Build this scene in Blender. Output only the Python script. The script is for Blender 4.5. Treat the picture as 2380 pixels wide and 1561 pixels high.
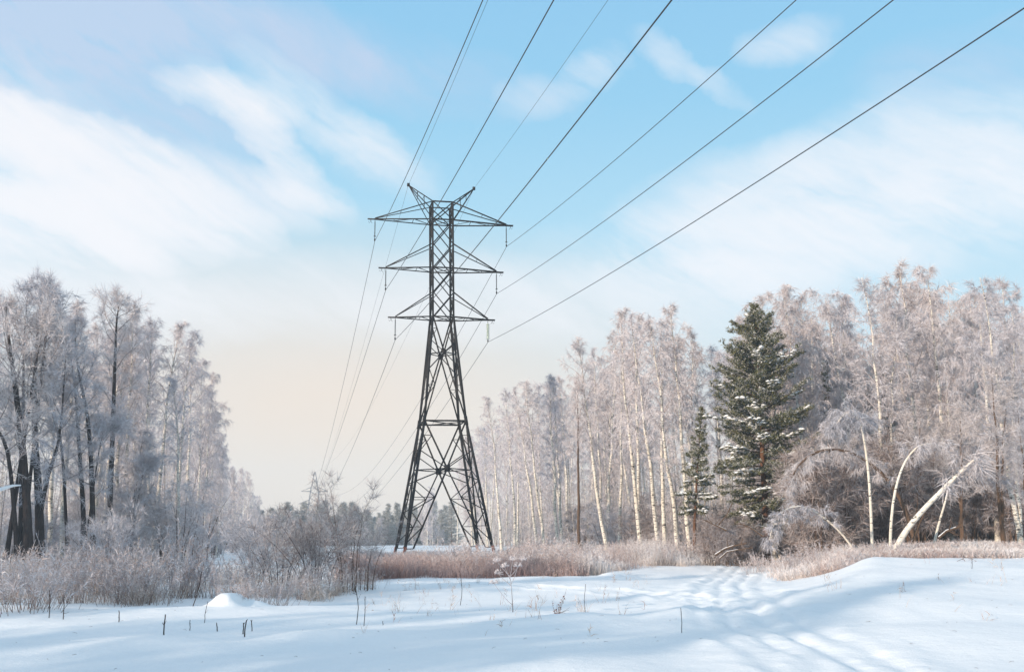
import bpy, math, random
import numpy as np
from mathutils import Matrix, Vector

# ------------------------------------------------------------------ clearing
for o in list(bpy.data.objects):
    bpy.data.objects.remove(o, do_unlink=True)
SC = bpy.context.scene
COL = SC.collection
R = math.radians

# ------------------------------------------------------------------ camera
EYE = np.array([0.0, 0.0, 1.6])
PITCH, ROLL, LENS = 0.1961, 0.0088, 35.3
cam_d = bpy.data.cameras.new('camera')
cam = bpy.data.objects.new('camera', cam_d)
COL.objects.link(cam)
cam_d.lens = LENS
cam_d.sensor_width = 36.0
cam_d.clip_start = 0.1
cam_d.clip_end = 3000
cam.matrix_world = (Matrix.Translation(Vector(EYE)) @ Matrix.Rotation(math.pi / 2 + PITCH, 4, 'X')
                    @ Matrix.Rotation(-ROLL, 4, 'Z'))
SC.camera = cam

# ------------------------------------------------------------------ sun, exposure
SUN_DIR = Vector((-0.74, -0.67, 0.0)).normalized()
SUN_EL = R(15.5)
SUN_DIR = Vector((SUN_DIR.x * math.cos(SUN_EL), SUN_DIR.y * math.cos(SUN_EL), math.sin(SUN_EL)))
sun_d = bpy.data.lights.new('sun', 'SUN')
sun_d.energy = 5.0
sun_d.angle = R(0.6)
sun_d.color = (1.0, 0.83, 0.66)
sun = bpy.data.objects.new('sun', sun_d)
COL.objects.link(sun)
sun.rotation_euler = SUN_DIR.to_track_quat('Z', 'Y').to_euler()
SC.view_settings.view_transform = 'Standard'
SC.view_settings.look = 'None'
SC.view_settings.exposure = 0.08
SC.view_settings.gamma = 1.0
SC.view_settings.use_curve_mapping = False
SC.cycles.max_bounces = 5
SC.cycles.diffuse_bounces = 3
SC.cycles.glossy_bounces = 2
SC.cycles.volume_bounces = 1
SC.cycles.transparent_max_bounces = 8
SC.cycles.use_denoising = True

# ------------------------------------------------------------------ picture geometry helpers (2380 px wide photograph)
F2 = LENS / 36.0 * 2380
CR, SR = math.cos(ROLL), math.sin(ROLL)
CP, SP = math.cos(PITCH), math.sin(PITCH)


def ray(px, py):
    u, v = (px - 1190) / F2, -(py - 780.5) / F2
    a, b = CR * u + SR * v, -SR * u + CR * v
    d = np.array([a, CP - b * SP, SP + b * CP])
    return d


def at(px, py, Y):
    d = ray(px, py)
    return EYE + d * (Y / d[1])


def px_of(x, y, z):
    z = z - EYE[2]
    yc, zc = y * CP + z * SP, -y * SP + z * CP
    u, v = F2 * x / yc, F2 * zc / yc
    return 1190 + CR * u - SR * v, 780.5 - (SR * u + CR * v)


def azel(px, py):
    d = ray(px, py)
    return math.atan2(d[0], d[1]), math.asin(d[2] / np.linalg.norm(d))


# ------------------------------------------------------------------ node helpers
def new_mat(name):
    m = bpy.data.materials.new(name)
    m.use_nodes = True
    nt = m.node_tree
    nt.nodes.clear()
    return m, nt


def N(nt, typ, **kw):
    n = nt.nodes.new(typ)
    for k, v in kw.items():
        if k.startswith('in_'):
            key = k[3:]
            n.inputs[int(key) if key.isdigit() else key].default_value = v
        else:
            setattr(n, k, v)
    return n


def L(nt, a, b):
    nt.links.new(a, b)


def math_node(nt, op, a, b=None, clamp=False):
    n = nt.nodes.new('ShaderNodeMath')
    n.operation = op
    n.use_clamp = clamp
    for i, v in enumerate((a, b)):
        if v is None:
            continue
        if isinstance(v, (int, float)):
            n.inputs[i].default_value = v
        else:
            nt.links.new(v, n.inputs[i])
    return n.outputs[0]


def ramp(nt, fac, stops):
    n = nt.nodes.new('ShaderNodeValToRGB')
    el = n.color_ramp.elements
    while len(el) > 1:
        el.remove(el[-1])
    el[0].position, el[0].color = stops[0][0], (*stops[0][1], 1)
    for p, c in stops[1:]:
        e = el.new(p)
        e.color = (*c, 1)
    nt.links.new(fac, n.inputs[0])
    return n.outputs[0]


# ------------------------------------------------------------------ world: Nishita air under a veil of thin winter cloud
W = bpy.data.worlds.new('World')
SC.world = W
W.use_nodes = True
wt = W.node_tree
wt.nodes.clear()
sky = N(wt, 'ShaderNodeTexSky', sky_type='NISHITA', sun_disc=False)
sky.sun_elevation = SUN_EL
sky.sun_rotation = math.atan2(SUN_DIR.x, SUN_DIR.y)
sky.air_density = 1.0
sky.dust_density = 1.2
sky.ozone_density = 1.5
bg1 = N(wt, 'ShaderNodeBackground')
bg1.inputs['Strength'].default_value = 0.12
L(wt, sky.outputs[0], bg1.inputs['Color'])
tc = N(wt, 'ShaderNodeTexCoord')
sep = N(wt, 'ShaderNodeSeparateXYZ')
L(wt, tc.outputs['Generated'], sep.inputs[0])
az = math_node(wt, 'ARCTAN2', sep.outputs[0], sep.outputs[1])
elv = math_node(wt, 'ARCSINE', sep.outputs[2])
comb = N(wt, 'ShaderNodeCombineXYZ')
L(wt, az, comb.inputs[0])
L(wt, elv, comb.inputs[1])
# wispy warp
wn = N(wt, 'ShaderNodeTexNoise', in_Scale=9.0, in_Detail=5.0, in_Roughness=0.6)
L(wt, comb.outputs[0], wn.inputs['Vector'])
wsub = N(wt, 'ShaderNodeVectorMath', operation='SUBTRACT')
L(wt, wn.outputs['Color'], wsub.inputs[0])
wsub.inputs[1].default_value = (0.5, 0.5, 0.5)
wscl = N(wt, 'ShaderNodeVectorMath', operation='MULTIPLY')
L(wt, wsub.outputs[0], wscl.inputs[0])
wscl.inputs[1].default_value = (0.085, 0.045, 0.0)
warp = N(wt, 'ShaderNodeVectorMath', operation='ADD')
L(wt, comb.outputs[0], warp.inputs[0])
L(wt, wscl.outputs[0], warp.inputs[1])
# streaks running down to the right
smap = N(wt, 'ShaderNodeMapping', vector_type='TEXTURE')
smap.inputs['Rotation'].default_value = (0, 0, R(-24))
smap.inputs['Scale'].default_value = (0.20, 0.055, 1)
L(wt, warp.outputs[0], smap.inputs[0])
sn = N(wt, 'ShaderNodeTexNoise', in_Scale=1.0, in_Detail=6.0, in_Roughness=0.55, in_Distortion=0.4)
L(wt, smap.outputs[0], sn.inputs['Vector'])
streak = N(wt, 'ShaderNodeMapRange', in_1=0.33, in_2=0.67, in_3=0.12, in_4=1.35)
sn2map = N(wt, 'ShaderNodeMapping', vector_type='TEXTURE')
sn2map.inputs['Rotation'].default_value = (0, 0, R(-31))
sn2map.inputs['Scale'].default_value = (0.14, 0.013, 1)
L(wt, comb.outputs[0], sn2map.inputs[0])
sn2 = N(wt, 'ShaderNodeTexNoise', in_Scale=1.0, in_Detail=5.0, in_Roughness=0.55, in_Distortion=0.15)
L(wt, sn2map.outputs[0], sn2.inputs['Vector'])
L(wt, math_node(wt, 'ADD', math_node(wt, 'MULTIPLY', sn.outputs['Fac'], .80), math_node(wt, 'MULTIPLY', sn2.outputs['Fac'], .20)), streak.inputs[0])


def blob_sum(blobs):
    acc = None
    for cx, cy, rx, ry, ang, amp in blobs:
        a, e = azel(cx, cy)
        mp = N(wt, 'ShaderNodeMapping', vector_type='TEXTURE')
        mp.inputs['Location'].default_value = (a, e, 0)
        mp.inputs['Rotation'].default_value = (0, 0, R(-ang))
        mp.inputs['Scale'].default_value = (rx / F2 * 1.6, ry / F2 * 1.6, 1)
        L(wt, warp.outputs[0], mp.inputs[0])
        gr = N(wt, 'ShaderNodeTexGradient', gradient_type='SPHERICAL')
        L(wt, mp.outputs[0], gr.inputs[0])
        sq = math_node(wt, 'SMOOTH_MIN', gr.outputs[1], 0.62)
        sq.node.inputs[2].default_value = 0.35
        v = math_node(wt, 'MULTIPLY', sq, amp * 2.1)
        acc = v if acc is None else math_node(wt, 'ADD', acc, v)
    return acc


white = blob_sum([(150, 330, 250, 60, 12, .55), (250, 385, 270, 62, 18, 2.0), (110, 510, 260, 58, 4, 2.1),
                  (20, 420, 150, 190, 0, .5), (330, 500, 210, 50, 10, .4),
                  (545, 225, 130, 36, 8, .9), (640, 330, 180, 38, 38, .8), (760, 270, 190, 45, 30, .5),
                  (705, 445, 100, 24, 20, .75), (590, 440, 130, 40, 22, .45), (860, 345, 130, 50, 30, .3),
                  (2000, 470, 440, 130, -6, .7), (1850, 550, 400, 90, 0, .6), (2270, 400, 150, 110, 0, .35),
                  (1950, 330, 220, 60, -15, .25),
                  (1380, 165, 75, 38, -25, .55), (1560, 125, 75, 26, 35, .4), (1830, 90, 100, 36, 0, .4),
                  (1240, 235, 70, 35, 0, .25), (1665, 195, 50, 22, 40, .3),
                  (100, 690, 380, 90, 0, .45), (760, 690, 620, 80, 0, .35), (1500, 700, 500, 80, 0, .35)])
lav = blob_sum([(120, 150, 430, 130, 18, .6), (560, 60, 560, 70, 10, .55), (60, 30, 300, 80, 0, .5), (2280, 150, 200, 60, 0, .3)])
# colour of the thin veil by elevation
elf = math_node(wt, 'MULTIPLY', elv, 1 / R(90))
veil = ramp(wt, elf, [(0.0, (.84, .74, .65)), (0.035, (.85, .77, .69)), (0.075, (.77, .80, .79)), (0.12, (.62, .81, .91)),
                      (0.18, (.46, .75, .92)), (0.27, (.31, .64, .89)), (0.36, (.27, .58, .87)), (0.5, (.50, .66, .83)), (1.0, (.60, .69, .82))])  # highest stops, out of view, brightened to light the snow and trees
wa, we = azel(760, 960)
wmap = N(wt, 'ShaderNodeMapping', vector_type='TEXTURE')
wmap.inputs['Location'].default_value = (wa, we, 0)
wmap.inputs['Scale'].default_value = (.52, .21, 1)
L(wt, comb.outputs[0], wmap.inputs[0])
wg = N(wt, 'ShaderNodeTexGradient', gradient_type='SPHERICAL')
L(wt, wmap.outputs[0], wg.inputs[0])
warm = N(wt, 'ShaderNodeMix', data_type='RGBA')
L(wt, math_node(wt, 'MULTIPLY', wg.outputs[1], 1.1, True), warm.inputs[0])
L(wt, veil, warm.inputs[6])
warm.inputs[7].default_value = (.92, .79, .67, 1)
lavm = N(wt, 'ShaderNodeMix', data_type='RGBA')
L(wt, math_node(wt, 'MINIMUM', math_node(wt, 'MULTIPLY', lav, streak.outputs[0]), 0.75), lavm.inputs[0])
L(wt, warm.outputs[2], lavm.inputs[6])
lavm.inputs[7].default_value = (.60, .69, .87, 1)
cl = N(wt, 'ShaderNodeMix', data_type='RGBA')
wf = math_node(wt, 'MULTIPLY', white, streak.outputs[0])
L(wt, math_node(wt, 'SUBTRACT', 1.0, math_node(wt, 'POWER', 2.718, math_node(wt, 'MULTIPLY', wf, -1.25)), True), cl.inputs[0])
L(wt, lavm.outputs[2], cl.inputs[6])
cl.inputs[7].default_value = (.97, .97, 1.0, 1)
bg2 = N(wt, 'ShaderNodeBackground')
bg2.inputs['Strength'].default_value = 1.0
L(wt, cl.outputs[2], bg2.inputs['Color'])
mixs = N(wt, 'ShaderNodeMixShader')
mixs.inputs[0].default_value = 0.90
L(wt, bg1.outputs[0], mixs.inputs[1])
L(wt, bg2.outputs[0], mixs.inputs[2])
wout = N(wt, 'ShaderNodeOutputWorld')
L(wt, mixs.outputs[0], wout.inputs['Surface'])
W.cycles.sampling_method = 'MANUAL'
W.cycles.sample_map_resolution = 512


# ------------------------------------------------------------------ materials
def principled(nt, base=None, rough=0.8, spec=0.2):
    b = N(nt, 'ShaderNodeBsdfPrincipled')
    b.inputs['Roughness'].default_value = rough
    b.inputs['Specular IOR Level'].default_value = spec
    if base is not None:
        if isinstance(base, tuple):
            b.inputs['Base Color'].default_value = (*base, 1)
        else:
            L(nt, base, b.inputs['Base Color'])
    o = N(nt, 'ShaderNodeOutputMaterial')
    L(nt, b.outputs[0], o.inputs['Surface'])
    return b


def noise(nt, scale, detail=4, vec=None, rough=.55):
    n = N(nt, 'ShaderNodeTexNoise', in_Scale=scale, in_Detail=detail, in_Roughness=rough)
    if vec is not None:
        L(nt, vec, n.inputs['Vector'])
    return n.outputs['Fac']


def mapped(nt, scale):
    t = N(nt, 'ShaderNodeTexCoord')
    m = N(nt, 'ShaderNodeMapping')
    m.inputs['Scale'].default_value = scale
    L(nt, t.outputs['Object'], m.inputs[0])
    return m.outputs[0]


def bump(nt, bsdf, h, strength, dist):
    b = N(nt, 'ShaderNodeBump', in_Strength=strength, in_Distance=dist)
    L(nt, h, b.inputs['Height'])
    L(nt, b.outputs[0], bsdf.inputs['Normal'])


def m_snow():
    m, nt = new_mat('snow')
    v = mapped(nt, (1, 1, 1))
    c = ramp(nt, noise(nt, 0.5, 5, v), [(.3, (.86, .87, .885)), (.7, (.90, .90, .905))])
    b = principled(nt, c, .55, .25)
    n1 = noise(nt, 5, 6, v, .6)
    n2 = noise(nt, 38, 4, v, .7)
    n3 = noise(nt, 2.2, 5, mapped(nt, (.5, 1.6, 1)), .6)
    bump(nt, b, math_node(nt, 'ADD', math_node(nt, 'ADD', n1, math_node(nt, 'MULTIPLY', n2, .30)), math_node(nt, 'MULTIPLY', n3, .8)), .42, .05)
    return m


def m_plant(name='frosted_twigs', rough=.85, vary=.8):
    m, nt = new_mat(name)
    a = N(nt, 'ShaderNodeAttribute', attribute_name='col')
    oi = N(nt, 'ShaderNodeObjectInfo')
    tone = ramp(nt, oi.outputs['Random'], [(0, (.78, .80, .86)), (.35, (1.0, .98, 1.0)), (.7, (1.0, .95, .93)), (1, (.90, .85, .84))])
    mx = N(nt, 'ShaderNodeMix', data_type='RGBA', blend_type='MULTIPLY')
    mx.inputs[0].default_value = vary
    L(nt, a.outputs['Color'], mx.inputs[6])
    L(nt, tone, mx.inputs[7])
    principled(nt, mx.outputs[2], rough, .15)
    return m


def m_birch(name='birch_bark', lo=.40, hi=.47):
    m, nt = new_mat(name)
    v = mapped(nt, (2.2, 2.2, 9.0))
    dark = ramp(nt, noise(nt, 1.6, 5, v, .65), [(lo, (0, 0, 0)), (hi, (1, 1, 1))])
    patch = ramp(nt, noise(nt, .35, 3, mapped(nt, (3, 3, 1))), [(.35, (.66, .59, .49)), (.65, (.78, .74, .67))])
    mx = N(nt, 'ShaderNodeMix', data_type='RGBA')
    L(nt, dark, mx.inputs[0])
    mx.inputs[6].default_value = (.055, .045, .04, 1)
    L(nt, patch, mx.inputs[7])
    b = principled(nt, mx.outputs[2], .75, .2)
    bump(nt, b, dark, .4, .02)
    return m


def m_bark(name, c1, c2, sc=1.0):
    m, nt = new_mat(name)
    n_ = noise(nt, 6 * sc, 5, mapped(nt, (3, 3, .6)), .65)
    c = ramp(nt, n_, [(.3, c1), (.7, c2)])
    b = principled(nt, c, .9, .1)
    bump(nt, b, n_, .7, .04)
    return m


def m_steel(name, c1, c2, rough=.7):
    m, nt = new_mat(name)
    c = ramp(nt, noise(nt, 2.5, 5, mapped(nt, (1, 1, 1)), .65), [(.35, c1), (.68, c2)])
    b = principled(nt, c, rough, .35)
    b.inputs['Metallic'].default_value = 0.0
    return m


def m_plain(name, c, rough=.6, spec=.3):
    m, nt = new_mat(name)
    n_ = noise(nt, 30, 3, mapped(nt, (1, 1, 1)))
    col = ramp(nt, n_, [(.3, tuple(x * .8 for x in c)), (.7, tuple(min(1, x * 1.15) for x in c))])
    principled(nt, col, rough, spec)
    return m


M_SNOW = m_snow()
M_TWIG = m_plant()
M_NEEDLE = m_plant('frosted_needles', .8, 0)
M_GRASS = m_plant('dry_frosted_grass', .9, 0)
M_BIRCH = m_birch()
M_PALEBIRCH = m_birch('pale_birch_bark', .375, .42)
M_DARK = m_bark('dark_alder_bark', (.025, .02, .02), (.07, .055, .05))
M_BROWN = m_bark('brown_bark', (.07, .045, .03), (.17, .11, .075))
M_PINE = m_bark('pine_bark', (.07, .035, .02), (.20, .10, .055))
M_STEEL = m_steel('weathered_steel', (.006, .005, .005), (.022, .018, .017))
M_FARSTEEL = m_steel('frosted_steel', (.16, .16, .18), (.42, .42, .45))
M_RUST = m_steel('rust_primer', (.28, .06, .03), (.42, .12, .06), .85)
M_WIRE = m_plain('conductor', (.03, .03, .035), .5)
M_ROD = m_plain('dark_insulator', (.04, .05, .06), .4)
M_GLASS = m_plain('pale_green_glass', (.50, .58, .46), .15, .6)
M_LEAF = m_plain('dry_leaf', (.16, .055, .03), .9)


# ------------------------------------------------------------------ mesh builder
class Geo:
    def __init__(s):
        s.v, s.c, s.q, s.t, s.n = [], [], [], [], 0

    def add(s, v, q=None, t=None, c=(1, 1, 1)):
        v = np.asarray(v, float).reshape(-1, 3)
        c = np.asarray(c, float)
        if c.ndim == 1:
            c = np.broadcast_to(c, (len(v), 3))
        if q is not None and len(q):
            s.q.append(np.asarray(q, int) + s.n)
        if t is not None and len(t):
            s.t.append(np.asarray(t, int) + s.n)
        s.v.append(v)
        s.c.append(c)
        s.n += len(v)

    def mesh(s, name, mat, smooth=False):
        v = np.concatenate(s.v)
        c = np.concatenate(s.c)
        q = np.concatenate(s.q) if s.q else np.zeros((0, 4), int)
        t = np.concatenate(s.t) if s.t else np.zeros((0, 3), int)
        me = bpy.data.meshes.new(name)
        me.vertices.add(len(v))
        me.vertices.foreach_set('co', v.ravel())
        me.loops.add(4 * len(q) + 3 * len(t))
        me.loops.foreach_set('vertex_index', np.concatenate([q.ravel(), t.ravel()]).astype(np.int32))
        me.polygons.add(len(q) + len(t))
        ls = np.concatenate([np.arange(len(q)) * 4, 4 * len(q) + np.arange(len(t)) * 3])
        me.polygons.foreach_set('loop_start', ls.astype(np.int32))
        if smooth:
            me.polygons.foreach_set('use_smooth', np.ones(len(q) + len(t), bool))
        a = me.color_attributes.new('col', 'FLOAT_COLOR', 'POINT')
        a.data.foreach_set('color', np.concatenate([c, np.ones((len(c), 1))], 1).ravel())
        me.update(calc_edges=True)
        me.validate()
        me.materials.append(mat)
        return me

    def build(s, name, mat, parent=None, smooth=False):
        o = bpy.data.objects.new(name, s.mesh(name, mat, smooth))
        COL.objects.link(o)
        if parent is not None:
            o.parent = parent
        return o


def nrm(a):
    return a / np.maximum(np.linalg.norm(a, axis=-1, keepdims=True), 1e-9)


def tube(g, P, rad, k=6, col=(1, 1, 1), cap=False):
    P = np.asarray(P, float)
    n = len(P)
    rad = np.broadcast_to(np.asarray(rad, float), (n,))
    T = nrm(np.gradient(P, axis=0))
    ref = np.array([0.31, 0.95, 0.05]) if abs(T[0] @ np.array([.31, .95, .05])) < .8 else np.array([1.0, 0.1, 0.0])
    A = nrm(np.cross(T, ref))
    B = np.cross(T, A)
    th = np.arange(k) / k * 2 * math.pi
    V = P[:, None] + rad[:, None, None] * (np.cos(th)[None, :, None] * A[:, None] + np.sin(th)[None, :, None] * B[:, None])
    i, j = np.meshgrid(np.arange(n - 1), np.arange(k), indexing='ij')
    j2 = (j + 1) % k
    q = np.stack([i * k + j, i * k + j2, (i + 1) * k + j2, (i + 1) * k + j], -1).reshape(-1, 4)
    c = np.asarray(col, float)
    if c.ndim == 2:
        c = np.repeat(c, k, 0)
    g.add(V.reshape(-1, 3), q, None, c)
    if cap:
        for idx, e in ((0, P[0]), (n - 1, P[-1])):
            ring = V[idx]
            vv = np.vstack([ring, e])
            tr = np.array([[a, (a + 1) % k, k] for a in range(k)])
            if idx == 0:
                tr = tr[:, ::-1]
            g.add(vv, None, tr, c if c.ndim == 1 else c[idx * k if idx == 0 else -1])


RNG = np.random.default_rng(7)


def twigs(g, S, D, Ln, Wd, sag, col, tipcol=None, rng=RNG):
    """many thin tapering twigs: a bent strip of a quad and a tip triangle each"""
    n = len(S)
    if n == 0:
        return
    D = nrm(D)
    sag = np.broadcast_to(np.asarray(sag, float), (n,))
    D2 = nrm(D + np.stack([np.zeros(n), np.zeros(n), -sag], 1) + rng.normal(0, .12, (n, 3)))
    Ln = np.broadcast_to(np.asarray(Ln, float), (n,))[:, None]
    Wd = np.broadcast_to(np.asarray(Wd, float), (n,))[:, None]
    P1 = S + D * Ln * .5
    P2 = P1 + D2 * Ln * .5
    w = nrm(np.cross(D, rng.normal(0, 1, (n, 3)))) * Wd * .5
    V = np.stack([S - w, S + w, P1 + w * .8, P1 - w * .8, P2], 1)
    b = np.arange(n)[:, None] * 5
    q = b + np.array([[0, 1, 2, 3]])
    t = b + np.array([[3, 2, 4]])
    col = np.broadcast_to(np.asarray(col, float), (n, 3))
    tc_ = col if tipcol is None else np.broadcast_to(np.asarray(tipcol, float), (n, 3))
    C = np.stack([col, col, (col + tc_) / 2, (col + tc_) / 2, tc_], 1)
    g.add(V.reshape(-1, 3), q, t, C.reshape(-1, 3))


def strip(g, P, w, col, rng=RNG):
    """one thin branch as a three-sided tube"""
    tube(g, P, w, 3, col)


FROST = np.array([.82, .80, .82])
BROWN = np.array([.13, .09, .075])
GREY = np.array([.30, .26, .26])


def frost_mix(n, lo, hi, rng, a=BROWN, b=FROST):
    t = rng.uniform(lo, hi, n)[:, None]
    return a * (1 - t) + b * t


def grow(p, d, ln, n, lift, wob, rng):
    """a branch path; lift > 0 bends it up, < 0 lets it droop towards the tip"""
    pts = [np.array(p, float)]
    d = np.array(d, float)
    st = ln / n
    for i in range(n):
        d = d + np.array([0, 0, lift / n * (0.5 + i / n)]) + rng.normal(0, wob, 3) / math.sqrt(n)
        d = d / np.linalg.norm(d)
        pts.append(pts[-1] + d * st)
    return np.array(pts)


def interp(P, t):
    f = t * (len(P) - 1)
    i = min(int(f), len(P) - 2)
    return P[i] + (P[i + 1] - P[i]) * (f - i), nrm(P[i + 1] - P[i])


def woody(seed, stems, cb=.45, n_prim=34, plen=2.6, ang=(60, 25), lift=-.5, sec=8, sec_frac=.5, sec_lift=-.9, tw=20,
          tlen=(.3, .8), weep=1.2, tw_w=.022, frost=(.45, 1.0), brown=BROWN, limb_frost=.35, shape=None, pr=.035, wob=.35,
          tip_tuft=60):
    """one woody plant: STEMS is a list of (points, base radius); gives (trunk geometry, crown geometry)"""
    rng = np.random.default_rng(seed)
    gt, gc = Geo(), Geo()
    for P, r0 in stems:
        P = np.asarray(P, float)
        n = len(P)
        tt = np.linspace(0, 1, n)
        rad = r0 * (1 - tt * .93) ** .85
        rad[0] *= 1.25
        tube(gt, P, rad, 8 if r0 > .06 else 5)
        ln = np.linalg.norm(np.diff(P, axis=0), axis=1).sum()
        S_, D_, L_, T_ = [], [], [], []
        phi = rng.uniform(0, 6)
        for i in range(n_prim):
            t = cb + (0.985 - cb) * ((i + rng.uniform(0, 1)) / n_prim)
            p, td = interp(P, t)
            phi += 2.4 + rng.normal(0, .5)
            k = (t - cb) / (1 - cb)
            a = R(ang[0] + (ang[1] - ang[0]) * k + rng.normal(0, 8))
            side = np.array([math.cos(phi), math.sin(phi), 0])
            d = td * math.cos(a) + side * math.sin(a)
            sh = shape(k) if shape else (math.sin(math.pi * min(1, .18 + .82 * k)) ** .7 * .9 + .1)
            pl = plen * sh * rng.uniform(.6, 1.15)
            B = grow(p, d, pl, 6, lift, wob, rng)
            r_b = min(pr * (pl / plen), r0 * (1 - t * .93) * .7)
            lc = brown * (1 - limb_frost) + FROST * limb_frost
            tube(gc, B, np.linspace(r_b, r_b * .25, 7), 4, lc)
            for j in range(sec):
                u = rng.uniform(.2, 1.0)
                q, bd = interp(B, u)
                dd = nrm(bd * .8 + rng.normal(0, .55, 3))
                sl = pl * sec_frac * (1.15 - .6 * u) * rng.uniform(.5, 1.2)
                Cb = grow(q, dd, sl, 4, sec_lift, wob, rng)
                tube(gc, Cb, np.linspace(r_b * .38, r_b * .12, 5), 3, lc * .7 + FROST * .3)
                m = max(3, int(tw * rng.uniform(.6, 1.4)))
                uu = rng.uniform(.1, 1, m)
                ff = uu * 4
                ii = np.minimum(ff.astype(int), 3)
                S = Cb[ii] + (Cb[ii + 1] - Cb[ii]) * (ff - ii)[:, None]
                D = nrm(Cb[ii + 1] - Cb[ii]) * .7 + rng.normal(0, .5, (m, 3))
                D[:, 2] -= weep * rng.uniform(.4, 1, m)
                S_.append(S)
                D_.append(D)
                L_.append(rng.uniform(*tlen, m))
        # fine leader twigs round the top
        m = tip_tuft
        uu = rng.uniform(.8, 1, m)
        S = np.array([interp(P, u)[0] for u in uu])
        S_.append(S)
        D_.append(rng.normal(0, .5, (m, 3)) + np.array([0, 0, .6 - weep * .3]))
        L_.append(rng.uniform(*tlen, m))
        S, D, Ln = np.concatenate(S_), np.concatenate(D_), np.concatenate(L_)
        col = frost_mix(len(S), *frost, rng, brown)
        twigs(gc, S, D, Ln, tw_w * rng.uniform(.7, 1.3, len(S)), weep * .5, col, None, rng)
    return gt, gc


def stem(H, bend, seed, n=14, wob=.05):
    rng = np.random.default_rng(seed)
    t = np.linspace(0, 1, n)
    w = np.cumsum(rng.normal(0, wob, (n, 2)), 0) * H / 17
    w -= w[0]
    return np.stack([w[:, 0] + bend[0] * t ** 2, w[:, 1] + bend[1] * t ** 2, t * H], 1)


# ------------------------------------------------------------------ object helpers
def tag(o, label=None, cat=None, group=None, kind=None):
    if label:
        o['label'] = label
    if cat:
        o['category'] = cat
    if group:
        o['group'] = group
    if kind:
        o['kind'] = kind
    return o


def empty(name, loc=(0, 0, 0), rot=(0, 0, 0)):
    o = bpy.data.objects.new(name, None)
    o.empty_display_size = .3
    COL.objects.link(o)
    o.location = loc
    o.rotation_euler = rot
    return o


def link_mesh(name, me, parent=None):
    o = bpy.data.objects.new(name, me)
    COL.objects.link(o)
    if parent is not None:
        o.parent = parent
    return o


# ------------------------------------------------------------------ ground
_tab = np.random.default_rng(3).uniform(-1, 1, (256, 256))


def vnoise(x, y):
    xi, yi = np.floor(x).astype(int), np.floor(y).astype(int)
    fx, fy = x - xi, y - yi
    fx, fy = fx * fx * (3 - 2 * fx), fy * fy * (3 - 2 * fy)
    g = lambda a, b: _tab[a & 255, b & 255]
    return (g(xi, yi) * (1 - fx) + g(xi + 1, yi) * fx) * (1 - fy) + (g(xi, yi + 1) * (1 - fx) + g(xi + 1, yi + 1) * fx) * fy


def fbm(x, y, o=4):
    s, a = 0, 1
    for i in range(o):
        s = s + a * vnoise(x + 17.3 * i, y - 9.1 * i)
        x, y, a = x * 2.03, y * 2.03, a * .5
    return s


def sstep(a, b, x):
    t = np.clip((x - a) / (b - a), 0, 1)
    return t * t * (3 - 2 * t)


def path_dist(x, y, pts):
    best = np.full(np.shape(x), 1e9)
    off = np.zeros(np.shape(x))
    run = np.zeros(np.shape(x))
    acc = 0
    for (x0, y0), (x1, y1) in zip(pts[:-1], pts[1:]):
        dx, dy = x1 - x0, y1 - y0
        l = math.hypot(dx, dy)
        t = np.clip(((x - x0) * dx + (y - y0) * dy) / l ** 2, 0, 1)
        ex, ey = x - x0 - t * dx, y - y0 - t * dy
        d = np.hypot(ex, ey)
        m = d < best
        best = np.where(m, d, best)
        off = np.where(m, (ex * dy - ey * dx) / l, off)
        run = np.where(m, acc + t * l, run)
        acc += l
    return best, off, run


TRAIL = [(4.5, 2), (4.2, 9), (4.15, 13), (4.3, 18), (4.9, 23), (5.9, 28), (7.2, 34), (9.2, 42), (11.2, 50), (15, 64)]
SPUR = [(4.5, 20.5), (4.7, 24), (4.0, 28), (2.4, 31.5), (0, 34), (-3, 36), (-7, 38)]
RIDGE = [(-16, 14.5), (-8, 15.6), (-3, 17.0), (1, 19.5), (3, 20.5)]


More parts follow.
